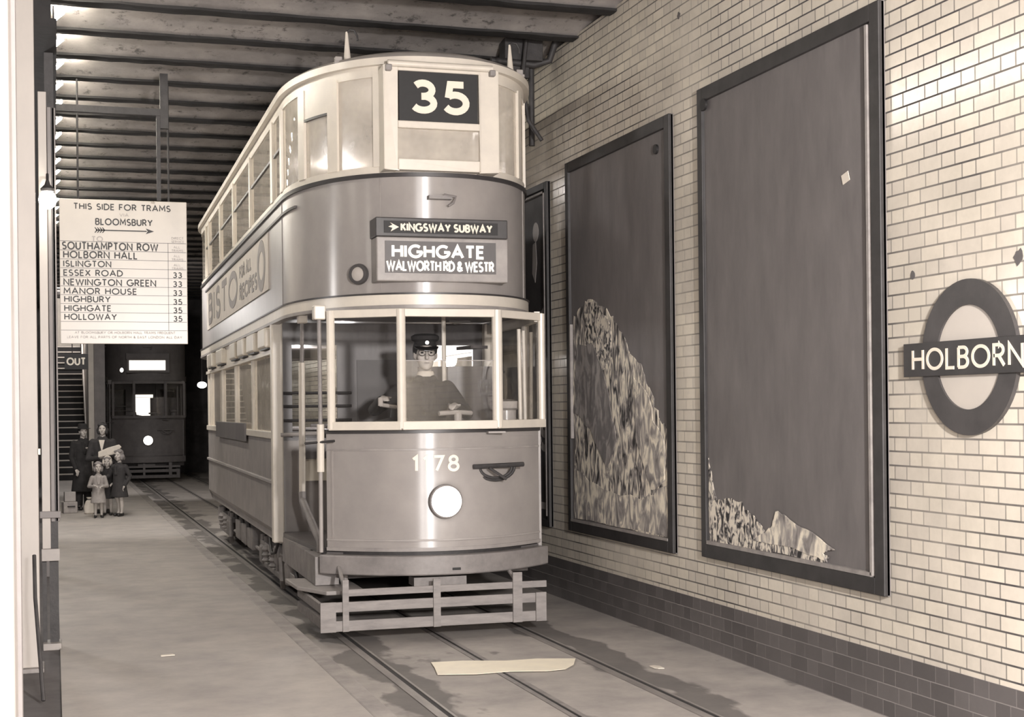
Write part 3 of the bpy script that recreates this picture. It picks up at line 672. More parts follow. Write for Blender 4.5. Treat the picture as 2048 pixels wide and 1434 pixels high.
# ------------------------------------------------------------------ the tram (local: x right, y back from the nose, z up from the rail)
HW = 1.11; YC = 6.55
def curve_front(hw, y0, dep, n, N=56):
    pts = []
    for k in range(N + 1):
        a = -PI / 2 + PI * k / N; s, c = math.sin(a), math.cos(a)
        pts.append((hw * math.copysign(abs(s) ** (2 / n), s), y0 + dep * (1 - abs(c) ** (2 / n))))
    return pts
UP = curve_front(HW, .1, 1.7, 2.2)
UPATH = [(-HW, YC)] + UP + [(HW, YC)]
ULOOP = UPATH[:-1] + [(x, 2 * YC - y) for x, y in reversed(UPATH)][:-1]
def path_s(path):
    s = [0]
    for a, b in zip(path, path[1:]): s.append(s[-1] + math.hypot(b[0] - a[0], b[1] - a[1]))
    return s
US = path_s(UPATH)
def s_at(path, S, x=None, y=None, right=False):
    """arc length where the path crosses x, or y on its left / right side"""
    idx = range(len(path) - 1)
    if right and x is None: idx = reversed(list(idx))
    for i in idx:
        a, b = path[i], path[i + 1]
        if x is not None and min(a[0], b[0]) <= x <= max(a[0], b[0]) and abs(b[0] - a[0]) > 1e-9:
            return S[i] + (S[i + 1] - S[i]) * (x - a[0]) / (b[0] - a[0])
        if y is not None and min(a[1], b[1]) <= y <= max(a[1], b[1]) and abs(b[1] - a[1]) > 1e-9:
            return S[i] + (S[i + 1] - S[i]) * (y - a[1]) / (b[1] - a[1])
def p_at(path, S, s):
    for i in range(len(path) - 1):
        if S[i] <= s <= S[i + 1] + 1e-9:
            t = (s - S[i]) / max(S[i + 1] - S[i], 1e-9); return (path[i][0] + (path[i + 1][0] - path[i][0]) * t, path[i][1] + (path[i + 1][1] - path[i][1]) * t)
    return path[-1]
def sub(path, S, s0, s1):
    return [p_at(path, S, s0)] + [p for p, s in zip(path, S) if s0 + 1e-4 < s < s1 - 1e-4] + [p_at(path, S, s1)]
def offset(path, d, closed):
    n = len(path); out = []
    for i in range(n):
        a = Vector(path[i]) - Vector(path[i - 1]) if (closed or i > 0) else Vector(path[1]) - Vector(path[0])
        b = Vector(path[(i + 1) % n]) - Vector(path[i]) if (closed or i < n - 1) else Vector(path[-1]) - Vector(path[-2])
        if a.length < 1e-9: a = b
        if b.length < 1e-9: b = a
        a.normalize(); b.normalize(); na = Vector((a.y, -a.x)); m = na + Vector((b.y, -b.x)); m.normalize()
        q = m * (d / max(.5, m.dot(na))); out.append((path[i][0] + q.x, path[i][1] + q.y))
    return out
def strip(mb, path, out, inn, z0, z1, closed=False):
    A, B = offset(path, out, closed), offset(path, -inn, closed); n = len(path)
    rings = [[(*A[i], z0), (*A[i], z1), (*B[i], z1), (*B[i], z0)] for i in range(n)]
    if closed: rings.append(rings[0]); return mb.loft(rings, caps=False)
    return mb.loft(rings)

def build_tram():
    T = thing('double_deck_tram', 'double-deck electric tram with number 35 on its upper front', 'tram', (3.13, 11.45, 0), R(-1.2))
    B = lambda mb, name, m, par=T, **k: mb.build(name, m, par, **k)
    up_ = lambda x: (x, p_at(UPATH, US, s_at(UPATH, US, x=x))[1])
    # ---- upper deck body
    B(strip(MB(), ULOOP, 0, .05, 2.87, 3.855, True), 'upper_panel', M['panel'], smooth=True)
    B(strip(MB(), ULOOP, .025, .06, 2.775, 2.862, True), 'cream_band', M['cream'], smooth=True)
    B(strip(MB(), ULOOP, .035, .02, 2.862, 2.877, True), 'lower_bead', M['bead'], smooth=True)
    B(strip(MB(), ULOOP, .02, .05, 3.85, 3.885, True), 'waist_bead', M['bead'], smooth=True)
    B(strip(MB(), ULOOP, .03, .05, 2.745, 2.774, True), 'drip_moulding', M['panel2'], smooth=True)
    fl = offset(ULOOP, -.055, True)
    B(MB().poly([(*p, 2.78) for p in fl], (0, 0, .05)), 'upper_floor', M['wood'])
    B(strip(MB(), ULOOP, .0, .05, 3.886, 3.945, True), 'window_sill', M['cream'], smooth=True)
    B(strip(MB(), ULOOP, .0, .05, 4.70, 4.79, True), 'head_rail', M['cream'], smooth=True)
    B(strip(MB(), ULOOP, .05, .04, 4.79, 4.85, True), 'gutter', M['cream'], smooth=True)
    rr = []
    for kx, ky, z in ((1.035, 1.006, 4.85), (1.0, 1.0, 4.885), (.9, .985, 4.925), (.75, .955, 4.955), (.5, .9, 4.98), (.2, .8, 4.99)):
        rr.append([(x * kx, YC + (y - YC) * ky, z) for x, y in ULOOP])
    B(MB().loft(rr), 'roof', M['roof'], smooth=True)
    B(MB().poly([(*p, 4.80) for p in fl], (0, 0, .02)), 'ceiling_lining', M['inner'])
    # ---- upper posts and panes
    S = lambda x: s_at(UPATH, US, x=x)
    SL = lambda y: s_at(UPATH, US, y=y); SR = lambda y: s_at(UPATH, US, y=y, right=True)
    posts = [(SL(2.62), SL(2.46)), (SL(1.9), SL(1.78)), (S(-1.045), S(-1.012)), (S(-.865), S(-.80)), (S(-.545), S(-.465)), (S(.35), S(.50)), (S(.81), S(.86)), (S(1.02), S(1.05)), (SR(1.78), SR(1.9)), (SR(2.46), SR(2.62))]
    side_y = [(4.40, 4.5), (6.30, 6.4), (YC + .02, YC)]
    for y0, y1 in ((4.44, 4.54), (6.33, 6.43)):
        posts.append((SL(y1), SL(y0))); posts.append((SR(y0), SR(y1)))
    posts.sort()
    for a, b in posts:
        B(strip(MB(), sub(UPATH, US, a, b), .012, .05, 3.94, 4.72), 'window_post', M['cream'], smooth=True)
    mids = [(0, posts[0][0])] + [(posts[i][1], posts[i + 1][0]) for i in range(len(posts) - 1)] + [(posts[-1][1], US[-1])]
    for i, (a, b) in enumerate(mids):
        if b - a < .06: continue
        px, py = p_at(UPATH, US, (a + b) / 2)
        if -.45 < px < .34 and py < .4: continue
        B(strip(MB(), sub(UPATH, US, a, b), -.012, .018, 3.93, 4.71), 'window_pane', M['glass_upper'], smooth=True)
        if px < -.9 and py > 1.9 or (px > .9 and py > 1.9):
            B(strip(MB(), sub(UPATH, US, a + .02, b - .02), .004, .03, 4.36, 4.385), 'window_rail', M['bead'])
    # opening light with a pale upper panel (second pane from the left corner)
    a, b = S(-1.012), S(-.865)
    B(strip(MB(), sub(UPATH, US, a, b), .004, .02, 4.46, 4.71), 'vent_panel', M['cream'], smooth=True)
    B(strip(MB(), sub(UPATH, US, a, b), .01, .02, 4.44, 4.46), 'vent_bar', M['bead'], smooth=True)
    # rear side windows and rear end
    for sx in (-1, 1):
        for y0, y1 in ((8.13, 8.23), (9.95, 10.1), (10.5, 10.62)):
            B(MB().box(sx * (HW - .05), sx * (HW + .012), y0, y1, 3.94, 4.72), 'window_post', M['cream'])
        for y0, y1 in ((YC, 8.13), (8.23, 9.95), (10.1, 10.5)):
            B(MB().box(sx * (HW - .018), sx * (HW - .012), y0, y1, 3.93, 4.71), 'window_pane', M['glass_upper'])
            B(MB().box(sx * (HW - .03), sx * (HW + .004), y0 + .02, y1 - .02, 4.36, 4.385), 'window_rail', M['bead'])
    rear = [(x, 2 * YC - y) for x, y in UPATH]
    rear_p = list(reversed(rear)); RS = path_s(rear_p)
    for x0, x1 in ((-.95, -.88), (-.5, -.42), (.42, .5), (.88, .95)):
        B(strip(MB(), sub(rear_p, RS, *sorted((s_at(rear_p, RS, x=x0), s_at(rear_p, RS, x=x1)))), .012, .05, 3.94, 4.72), 'window_post', M['cream'])
    B(strip(MB(), sub(rear_p, RS, RS[-1] * .30, RS[-1] * .70), -.012, .018, 3.93, 4.71), 'window_pane', M['glass_upper'], smooth=True)
    # upper saloon seats and end wall
    for k in range(8):
        for sx in (-1, 1):
            y = 2.6 + .95 * k
            B(MB().box(min(sx * .3, sx * .98), max(sx * .3, sx * .98), y, y + .42, 3.2, 3.28).box(min(sx * .3, sx * .98), max(sx * .3, sx * .98), y + .38, y + .44, 3.28, 3.9), 'seat', M['wood'], bevel=.02)
    B(MB().box(-.55, 1.0, 10.1, 10.14, 2.84, 4.8).box(-1.0, -.55, 10.1, 10.14, 4.5, 4.8), 'end_partition', M['inner'])
    B(MB().box(.25, .32, 1.9, 1.97, 2.85, 4.8), 'stanchion', M['pale'])
    # ---- route number box
    B(MB().box(-.505, -.385, .035, .26, 3.89, 4.76).box(.32, .49, .035, .28, 3.89, 4.76).box(-.385, .32, .035, .12, 3.89, 3.985).box(-.385, .32, .035, .12, 4.24, 4.30).box(-.385, .32, .035, .12, 4.715, 4.76), 'number_box', M['cream'], bevel=.008)
    B(MB().box(-.385, .32, .11, .3, 4.29, 4.72), 'blind_housing', M['cream'])
    nb = B(MB().box(-.37, .305, .05, .11, 4.30, 4.715), 'number_blind', M['black'])
    q = MB(); mf = lambda u, v, w: (u, .049 - w, v)
    write(q, '3', -.285, 4.365, .285, mf, t=.205, gap=.08, width=.245); write(q, '5', -.005, 4.365, .285, mf, t=.205, gap=.08, width=.245)
    B(q, 'lettering', M['white'], nb)
    B(MB().box(-.385, .32, .08, .088, 3.985, 4.24), 'window_pane', M['glass_upper'])
    B(MB().box(-.36, .30, .25, .27, 3.95, 4.26).box(.0, .05, .2, .25, 3.95, 4.26), 'inner_frame', M['inner'])
    hd = MB(); hd.tube([(-.47, .02, 4.765), (.43, .02, 4.765)], .028, 14); B(hd, 'awning_rail', M['cream'], smooth=True)
    for x in (-.49, .40): B(MB().box(x, x + .05, -.02, .1, 4.70, 4.75), 'rail_bracket', M['bumper'], bevel=.008)
    # ---- destination boxes
    db = B(MB().box(-.57, .565, .07, .5, 2.965, 3.335), 'destination_box', M['panel2'], bevel=.01)
    lb = B(MB().box(-.50, .455, .06, .08, 3.035, 3.30), 'destination_blind', M['litblind'])
    q = MB(); mf = lambda u, v, w: (u, .059 - w, v)
    write(q, 'HIGHGATE', -.445, 3.158, .115, mf, t=.2, gap=.10, width=.80)
    B(q, 'lettering', M['glow_letter'], lb)
    q = MB(); write(q, 'WALWORTH RD & WESTR', -.49, 3.05, .088, mf, t=.17, gap=.10, width=.925, sp=.32); B(q, 'lettering', M['glow_letter'], lb)
    vb_ = B(MB().box(-.58, .56, .055, .45, 3.335, 3.495), 'via_box', M['bead'], bevel=.008)
    vp = B(MB().box(-.51, .47, .045, .06, 3.365, 3.465), 'via_blind', M['black'])
    q = MB(); mf = lambda u, v, w: (u, .044 - w, v)
    write(q, 'KINGSWAY SUBWAY', -.37, 3.378, .072, mf, t=.22, gap=.10, width=.79, sp=.4)
    q.poly([(-.475, .042, 3.415), (-.44, .042, 3.43), (-.46, .042, 3.45), (-.385, .042, 3.413), (-.455, .042, 3.375), (-.44, .042, 3.405)], (0, .002, 0))
    B(q, 'lettering', M['white'], vp)
    # fog lamp, bracket, panel seams
    x, y = up_(-.655); nrm = Vector((-.62, -.78, 0)).normalized()
    fg = B(MB().lathe((x, y, 3.045), nrm, [(.085, 0), (.09, .02), (.085, .045), (.06, .05), (.06, .03)], 24), 'side_lamp', M['ring'], smooth=True)
    B(MB().lathe((x, y, 3.045), nrm, [(.061, .0), (.061, .038), (.03, .045), (.0, .047)], 24), 'lens', M['lamplens'], fg, smooth=True)
    B(MB().box(-.13, .07, .02, .11, 3.655, 3.685).tube([(.0, .03, 3.69), (.1, .02, 3.675), (.07, .0, 3.62), (.04, .02, 3.60)], .012, 8), 'lamp_bracket', M['bumper'])
    for x in (-.5, .9):
        s0 = S(x); B(strip(MB(), sub(UPATH, US, s0 - .005, s0 + .005), .004, .01, 2.88, 3.85), 'panel_seam', M['panel2'])
    s0 = SL(1.85); B(strip(MB(), sub(UPATH, US, s0 - .006, s0 + .006), .005, .01, 2.88, 3.85), 'panel_seam', M['panel2'])
    # ---- side moulding and advertisement
    a = MB(); strip(a, sub(UPATH, US, 0, S(-1.06)), .018, .0, 3.712, 3.735); a.box(-HW - .018, -HW, YC, 10.6, 3.712, 3.735)
    B(a, 'side_moulding', M['bead'], smooth=True)
    ad = B(MB().box(-HW - .012, -HW, 2.85, 10.35, 3.12, 3.69), 'advert_panel', M['advert'], label='pale lettered advertisement panel')
    q = MB(); mf = lambda u, v, w: (-HW - .0125 - w, -u, v)
    write(q, 'BISTO', -10.1, 3.18, .46, mf, t=.2, gap=.12, width=4.3)
    write(q, 'FOR ALL', -5.6, 3.46, .15, mf, t=.2, gap=.12, width=1.25); write(q, 'RECIPES', -5.6, 3.2, .19, mf, t=.2, gap=.12, width=1.8)
    ov = [(-3.42 + .28 * math.cos(2 * PI * k / 30), 3.41 + .21 * math.sin(2 * PI * k / 30)) for k in range(31)]
    ribbon(q, ov, .06, mf, .003)
    B(q, 'lettering', M['advert_ink'], ad)
    # ---- lower saloon
    for sx in (-1, 1):
        x0, x1 = sorted((sx * (HW - .06), sx * HW))
        xo0, xo1 = sorted((sx * (HW - .04), sx * (HW + .025)))
        B(MB().box(x0, x1, 2.62, 10.5, .72, 1.17).add([(x0, 2.62, .72), (x1, 2.62, .72), (x1, 10.5, .72), (x0, 10.5, .72), (sx * (HW - .10), 2.62, .58), (sx * (HW - .05), 2.62, .58), (sx * (HW - .05), 10.5, .58), (sx * (HW - .10), 10.5, .58)], [(4, 5, 6, 7), (0, 1, 5, 4), (1, 2, 6, 5), (2, 3, 7, 6), (3, 0, 4, 7)]), 'rocker_panel', M['panel2'])
        B(MB().box(xo0, xo1, 2.72, 10.5, 1.17, 1.205), 'rub_rail', M['pale'], bevel=.006)
        B(MB().box(x0, x1, 2.62, 10.5, 1.205, 1.62), 'waist_panel', M['panel2'])
        B(MB().box(xo0, xo1, 2.62, 10.5, 1.62, 1.69), 'sill_rail', M['cream'], bevel=.006)
        B(MB().box(xo0, xo1, 2.62, 10.5, 2.46, 2.50), 'transom', M['cream'])
        B(MB().box(x0, x1, 2.62, 10.5, 2.50, 2.75), 'vent_panel', M['cream'])
        B(MB().box(sx * (HW - .08) if sx > 0 else -HW - .03, sx * (HW + .03) if sx > 0 else -HW + .08, 2.50, 2.64, .60, 2.77), 'corner_post', M['cream'], bevel=.015)
        ys = [2.64, 4.48, 6.37, 8.17, 10.0, 10.45]
        for y in ys[1:]: B(MB().box(x0 - .0, x1 + .0, y, y + .09, 1.69, 2.46), 'window_post', M['cream'])
        for y0, y1 in zip([2.64] + [y + .09 for y in ys[1:-1]], ys[1:]):
            B(MB().box(sx * (HW - .03) - .003, sx * (HW - .03) + .003, y0, y1, 1.68, 2.47), 'saloon_pane', M['glass_lower'])
            B(MB().box(min(sx * (HW - .05), sx * (HW - .004)), max(sx * (HW - .05), sx * (HW - .004)), y0, y0 + .05, 1.69, 2.46), 'window_stile', M['cream'])
        for y0, y1 in ((2.75, 3.35), (3.8, 4.45), (4.85, 5.45), (5.75, 6.4), (7.5, 8.3), (9.0, 9.8)):
            xa, xb = sx * (HW - .02), sx * (HW + .07)
            B(MB().box(min(xa, xb), max(xa, xb), y0, y1, 2.53, 2.73), 'ventilator_hood', M['cream'], bevel=.02)
            B(MB().box(min(xa, sx * (HW + .05)), max(xa, sx * (HW + .05)), y0 + .02, y1 - .02, 2.515, 2.53), 'ventilator_slot', M['bead'])
    B(MB().box(-HW - .05, -HW - .02, 4.95, 8.6, 1.55, 1.76), 'side_board', M['wood'], bevel=.006, label='dark brown destination side board')
    B(MB().box(-1.05, 1.05, 2.6, 10.5, .66, .70), 'saloon_floor', M['wood'])
    for k in range(5):
        for sx in (-1, 1):
            B(MB().box(min(sx * .25, sx * .98), max(sx * .25, sx * .98), 3.2 + 1.4 * k, 3.65 + 1.4 * k, 1.05, 1.15).box(min(sx * .25, sx * .98), max(sx * .25, sx * .98), 3.6 + 1.4 * k, 3.66 + 1.4 * k, 1.15, 1.7), 'seat', M['wood'], bevel=.02)
    # bulkhead with door and windows, and the vestibule
    bh = B(MB().box(-1.05, 1.05, 2.60, 2.64, 1.02, 1.62).box(-1.05, -.93, 2.6, 2.64, 1.62, 2.77).box(.93, 1.05, 2.6, 2.64, 1.62, 2.77).box(-.93, .93, 2.6, 2.64, 2.55, 2.77).box(-.48, -.40, 2.59, 2.64, 1.62, 2.55).box(.40, .48, 2.59, 2.64, 1.62, 2.55).box(-1.05, 1.05, 2.6, 2.64, .68, 1.02), 'bulkhead', M['wood'])
    B(MB().box(-.93, -.48, 2.61, 2.625, 1.62, 2.55), 'bulkhead_window', M['glass_front'], bh); B(MB().box(.48, .93, 2.61, 2.625, 1.62, 2.55), 'bulkhead_window', M['glass_front'], bh)
    dr = B(MB().box(-.40, .40, 2.60, 2.63, 1.62, 2.55), 'saloon_door', M['wood'])
    B(MB().box(-.28, .28, 2.585, 2.60, 1.75, 2.4), 'door_window', M['litblind'], dr)
    for x in (-1.04, .42): B(MB().box(x, x + .62, 2.575, 2.6, .70, 1.60), 'bulkhead_panel', M['pale'], bh)
    for z in (1.80, 1.94, 2.07): B(MB().tube([(-1.03, 2.52, z), (-.35, 2.52, z)], .014, 8), 'window_bar', M['bead'], bh)
    B(MB().tube([(-1.06, 2.5, 1.66), (-.7, 2.45, 1.67)], .02, 8), 'grab_rail', M['pale'], bh)
    B(MB().box(-.84, -.60, 2.55, 2.6, 1.2, 1.42), 'notice_plate', M['white'], bh, label='small white plate on the bulkhead')
    B(MB().box(-.85, -.45, 2.5, 2.6, 1.42, 1.56), 'locker', M['wood'], bh)
    # winding stair behind the driver
    for k in range(8):
        a0 = R(100 - 26 * k); c = Vector((.55, 1.95, 0)); z = .72 + .25 * (k + 1)
        pts = [(c.x + .05 * math.cos(a0), c.y + .05 * math.sin(a0), z), (c.x + .45 * math.cos(a0), c.y + .45 * math.sin(a0), z), (c.x + .45 * math.cos(a0 - R(26)), c.y + .45 * math.sin(a0 - R(26)), z)]
        B(MB().poly(pts, (0, 0, .03)), 'stair_tread', M['wood'])
    st_ = MB(); st_.loft([[(.55 + .47 * math.cos(R(t)), 1.95 + .47 * math.sin(R(t)), z) for t in range(-150, 101, 10)] for z in (1.2, 2.3)], caps=False, closed=False)
    B(st_, 'stair_screen', M['wood'])
    B(MB().tube([(.30, 1.3, 2.77), (.30, 1.3, 2.05)], .02), 'handrail', M['cream'])
    for x, y in ((.80, .55), (.92, .8), (.99, 1.05)): B(MB().tube([(x, y, 2.6), (x + .01, y, 1.5)], .018, 10), 'handrail', M['cream'], smooth=True)  # added pale uprights imitating reflections in the right windscreen light
    B(MB().lathe((.72, .7, .7), (0, 0, 1), [(.09, 0), (.09, 1.18), (.12, 1.2), (.13, 1.26), (.05, 1.28), (0, 1.28)], 16), 'brake_valve', M['lamplens'], smooth=True)
    # platform floor, dash, windscreen
    DL, DR = -.95, .93
    arcp = [(DL + (DR - DL) * k / 24, .42 * ((DL + (DR - DL) * k / 24 - (DL + DR) / 2) / ((DR - DL) / 2)) ** 2) for k in range(25)]
    B(MB().poly([(*p, .66) for p in [(x, y + .03) for x, y in arcp]] + [(1.05, 2.6, .66), (-1.05, 2.6, .66)], (0, 0, .04)), 'platform_floor', M['wood'])
    DS = path_s(arcp)
    ds = B(strip(MB(), arcp, 0, .035, .745, 1.715), 'dash_panel', M['panel'], smooth=True)
    B(strip(MB(), arcp, .012, .01, .715, .745), 'dash_bead', M['panel2'], smooth=True)
    B(strip(MB(), arcp, .008, .0, .80, .815), 'dash_lining', M['pale'], ds, smooth=True)
    B(strip(MB(), sub(arcp, DS, .05, .065), .006, .0, .80, 1.56), 'dash_lining', M['pale'], ds)
    B(strip(MB(), arcp, .006, .0, 1.555, 1.57), 'dash_moulding', M['panel2'], ds, smooth=True)
    B(strip(MB(), arcp, .02, .05, 1.70, 1.728), 'dash_rail', M['bead'], smooth=True)
    dy = lambda x: .42 * ((x - (DL + DR) / 2) / ((DR - DL) / 2)) ** 2
    q = MB(); write(q, '1178', -.30, 1.375, .14, lambda u, v, w: (u, dy(u) - .001 - w, v), t=.17, gap=.22, width=.40, depth=.003); B(q, 'lettering', M['white'], ds)
    # headlamp
    hl = B(MB().lathe((-.03, 0, 1.13), (0, -1, 0), [(.14, -.02), (.143, .02), (.14, .06), (.128, .07), (.124, .04)], 32), 'headlamp', M['bumper'], smooth=True)
    B(MB().lathe((-.03, 0, 1.13), (0, -1, 0), [(.126, .02), (.12, .05), (.08, .072), (0.0, .08)], 32), 'lens', M['lens'], hl, smooth=True)
    # folded wire basket on the dash
    wb = MB()
    for k in range(2): wb.tube([(.43 + (.17 - .03 * k) * math.cos(a), dy(.43) - .03 - .02 * k, 1.40 + (.11 - .02 * k) * math.sin(a)) for a in [PI + PI * i / 12 for i in range(13)]], .012, 8)
    wb.tube([(.22, -.0, 1.41), (.68, .06, 1.42)], .02, 8); wb.tube([(.35, -.03, 1.40), (.5, -.03, 1.30)], .012, 8)
    B(wb, 'coupling_hook', M['irondark'])
    B(MB().box(.35, .5, -.02, .05, 1.69, 1.705), 'rail_plate', M['pale'])
    # windscreen in three flat lights
    wpts = [(-.935, .33), (-.385, .0), (.43, .0), (.985, .44)]
    for i, (nm, pn) in enumerate((('windscreen_frame', 0), ('windscreen_frame', 1), ('windscreen_frame', 2))):
        a, b = wpts[i], wpts[i + 1]; seg = [a, b]
        B(strip(MB(), seg, .01, .04, 2.668, 2.735), 'windscreen_head', M['cream'], bevel=.006); B(strip(MB(), seg, .03, .04, 1.728, 1.80), 'windscreen_sill', M['cream'], bevel=.006)
        if i == 1:
            B(strip(MB(), seg, -.012, .018, 1.80, 2.303), 'windscreen_pane', M['glass_hazy'], label='half-height lower windscreen pane, open above')
        else: B(strip(MB(), seg, -.012, .018, 1.80, 2.668), 'windscreen_pane', M['glass_front'])
    for x, y, w_ in ((-.92, .32, .035), (-.385, .01, .038), (.445, .02, .045), (.97, .43, .03)):
        B(MB().tube([(x, y, 1.74), (x, y, 2.73)], w_, 4 if False else 12), 'windscreen_post', M['cream'])
    B(MB().box(-.42, .44, -.005, .0, 2.30, 2.306), 'pane_joint', M['pale'])
    # right hand side of the vestibule
    side_r = [(.96, .45), (1.07, 1.2), (HW - .01, 2.6)]
    B(strip(MB(), side_r, 0, .04, .66, 1.72), 'side_panel', M['panel2']); B(strip(MB(), side_r, .005, .045, 1.72, 1.80), 'sill_rail', M['cream'])
    B(strip(MB(), side_r, .005, .045, 2.66, 2.75), 'head_rail', M['cream']); B(strip(MB(), side_r, -.01, .018, 1.8, 2.66), 'side_pane', M['glass_front'])
    B(MB().tube([(1.06, 1.2, 1.75), (1.06, 1.2, 2.7)], .035), 'window_post', M['cream'])
    # entrance poles
    B(MB().tube([(-1.02, 1.25, 2.77), (-1.02, 1.3, 2.32)], .018, 12), 'grab_pole', M['iron'], smooth=True)
    B(MB().tube([(-1.02, 1.3, 2.33), (-1.02, 1.35, 1.15)], .03, 12), 'grab_pole', M['cream'], smooth=True)
    B(MB().tube([(-1.02, 1.35, 1.16), (-1.02, 1.33, 1.08), (-1.0, .75, .86), (-.98, .62, .78), (-.98, .6, .68)], .034, 12), 'grab_pole', M['iron'], smooth=True)
    B(MB().tube([(-1.0, .42, 2.77), (-1.0, .40, 1.76)], .018, 12), 'grab_pole', M['iron'], smooth=True)
    B(MB().tube([(-1.0, .40, 1.78), (-1.0, .42, 1.38)], .032, 12), 'grab_pole', M['cream'], smooth=True)
    B(MB().tube([(-1.0, .42, 1.38), (-1.0, .43, .7)], .018, 12), 'grab_pole', M['pale'], smooth=True)
    B(MB().box(-1.06, -.98, 1.19, 1.31, 2.68, 2.78).box(-1.05, -.95, .36, .48, 2.66, 2.78), 'pole_socket', M['cream'], bevel=.01)
    B(MB().tube([(-1.12, .48, 1.62), (-.9, .3, 1.64)], .011, 8), 'gate_catch', M['irondark'])
    # driver's controls
    B(MB().lathe((-.35, .42, .7), (0, 0, 1), [(.17, 0), (.17, 1.0), (.19, 1.02), (.19, 1.1), (.05, 1.13), (.04, 1.2), (0, 1.2)], 20), 'controller', M['irondark'], smooth=True)
    B(MB().tube([(-.35, .42, 1.92), (-.5, .32, 1.94)], .018, 8).tube([(-.5, .32, 1.93), (-.5, .32, 2.0)], .022, 8), 'controller_handle', M['lamplens'])
    B(MB().tube([(.2, .42, .7), (.2, .42, 1.86)], .035, 10).tube([(.02, .38, 1.86), (.2, .42, 1.87), (.34, .5, 1.86)], .022, 8), 'brake_handle', M['lamplens'])
    # ---- bumper, steps, lifeguard
    bpts = [(-1.03 + 2.03 * k / 24, -.12 + .50 * ((-1.03 + 2.03 * k / 24 + .015) / 1.015) ** 2) for k in range(25)]
    B(strip(MB(), bpts, 0, .14, .525, .685), 'bumper', M['bumper'], smooth=True, bevel=.012)
    B(MB().box(.0, .07, -.125, -.1, .565, .585), 'bumper_slot', M['black'])
    bl_ = MB(); strip(bl_, [(x * .96, y + .12) for x, y in bpts], 0, .05, .675, .735); B(bl_, 'bumper_packing', M['irondark'], smooth=True)
    B(MB().box(-1.05, -.85, .45, 2.55, .42, .66).box(-1.0, 1.0, 1.0, 1.1, .4, .66), 'platform_riser', M['iron'])
    B(MB().poly([(-1.22, 1.1, .38), (-.7, .95, .38), (-.7, .06, .38), (-1.02, .06, .38), (-1.2, .5, .38)], (0, 0, .035)), 'step_board', M['pale'], bevel=.008)
    for x, y in ((-1.0, 1.0), (-.8, .4)): B(MB().tube([(x, y, .41), (x, y, .62)], .02, 8), 'step_hanger', M['iron'])
    lg = B(MB().box(-1.11, .79, -.17, -.14, .115, .2).box(-1.11, .79, -.171, -.141, .27, .35).box(-.93, .80, -.172, -.142, .395, .45), 'lifeguard', M['timber'], bevel=.004)
    for x0, x1, z1 in ((-1.11, -.985, .355), (-.93, -.88, .53), (-.18, -.12, .51), (.50, .58, .53), (.70, .79, .355)):
        B(MB().box(x0, x1, -.19, -.168, .115, z1), 'lifeguard_upright', M['timber'], lg)
    sd = MB()
    for z0, z1 in ((.15, .23), (.27, .34)): sd.add([(-1.11, -.16, z0), (-1.11, -.16, z1), (-1.16, .75, z0 + .03), (-1.16, .75, z1 + .03), (-1.08, -.16, z0), (-1.08, -.16, z1), (-1.13, .75, z0 + .03), (-1.13, .75, z1 + .03)], [(0, 1, 3, 2), (4, 6, 7, 5), (0, 4, 5, 1), (2, 3, 7, 6), (1, 5, 7, 3), (0, 2, 6, 4)])
    B(sd, 'lifeguard_side', M['timber'])
    B(MB().tube([(-.905, -.15, .45), (-.88, .3, .6)], .018, 8).tube([(.54, -.15, .45), (.54, .3, .6)], .018, 8), 'lifeguard_arm', M['iron'])
    B(MB().box(-.3, .15, .0, .2, .43, .5), 'drawgear', M['iron'])
    # ---- underframe and trucks
    B(MB().box(-.9, -.8, .5, 12.6, .5, .64).box(.8, .9, .5, 12.6, .5, .64).box(-.8, .8, 2.5, 10.6, .56, .64), 'underframe', M['irondark'])
    for ty, f in ((3.9, 1), (9.2, -1)):
        for sx in (-1, 1):
            B(MB().box(min(sx * .9, sx * 1.0), max(sx * .9, sx * 1.0), ty - .95, ty + .95, .36, .44).box(min(sx * .9, sx * 1.0), max(sx * .9, sx * 1.0), ty - .75, ty + .75, .16, .22), 'truck_frame', M['iron'], bevel=.01)
            for wy, wr in ((ty - .62 * f, .38), (ty + .70 * f, .27)):
                B(MB().lathe((sx * .74, wy, wr + .006), (sx, 0, 0), [(wr * .35, -.09), (wr + .025, -.085), (wr + .02, -.05), (wr, -.045), (wr - .01, .05), (wr - .06, .05), (wr - .08, .02), (wr * .4, .02), (wr * .38, .07), (0, .07)], 36), 'wheel', M['irondark'], smooth=True)
                B(MB().box(min(sx * .88, sx * 1.03), max(sx * .88, sx * 1.03), wy - .11, wy + .11, wr - .08, wr + .12), 'axle_box', M['iron'], bevel=.02)
                [B(MB().tube([(sx * .97, wy + e, .22), (sx * .97, wy + e, .5)], .035, 10), 'spring_hanger', M['iron'], smooth=True) for e in (-.16, .16)]
        for wy in (ty - .62 * f, ty + .70 * f): B(MB().tube([(-.74, wy, .33), (.74, wy, .33)], .06, 12), 'axle', M['irondark'])
    cb = [(-1.0, 2.45, .6), (-1.03, 2.1, .55), (-1.03, 1.8, .42), (-1.02, 1.7, .3)]
    B(MB().tube(cb, .02, 8), 'cable', M['irondark'], smooth=True)
    for y0 in (5.5, 6.2, 6.9):
        g = MB().box(-1.02, -.7, y0, y0 + .55, .24, .5)
        B(g, 'resistance_box', M['iron'], bevel=.015)
        B(MB().tube([(-1.03, y0 + .27, .5), (-1.03, y0 + .27, .62)], .025, 8), 'box_hanger', M['irondark'])
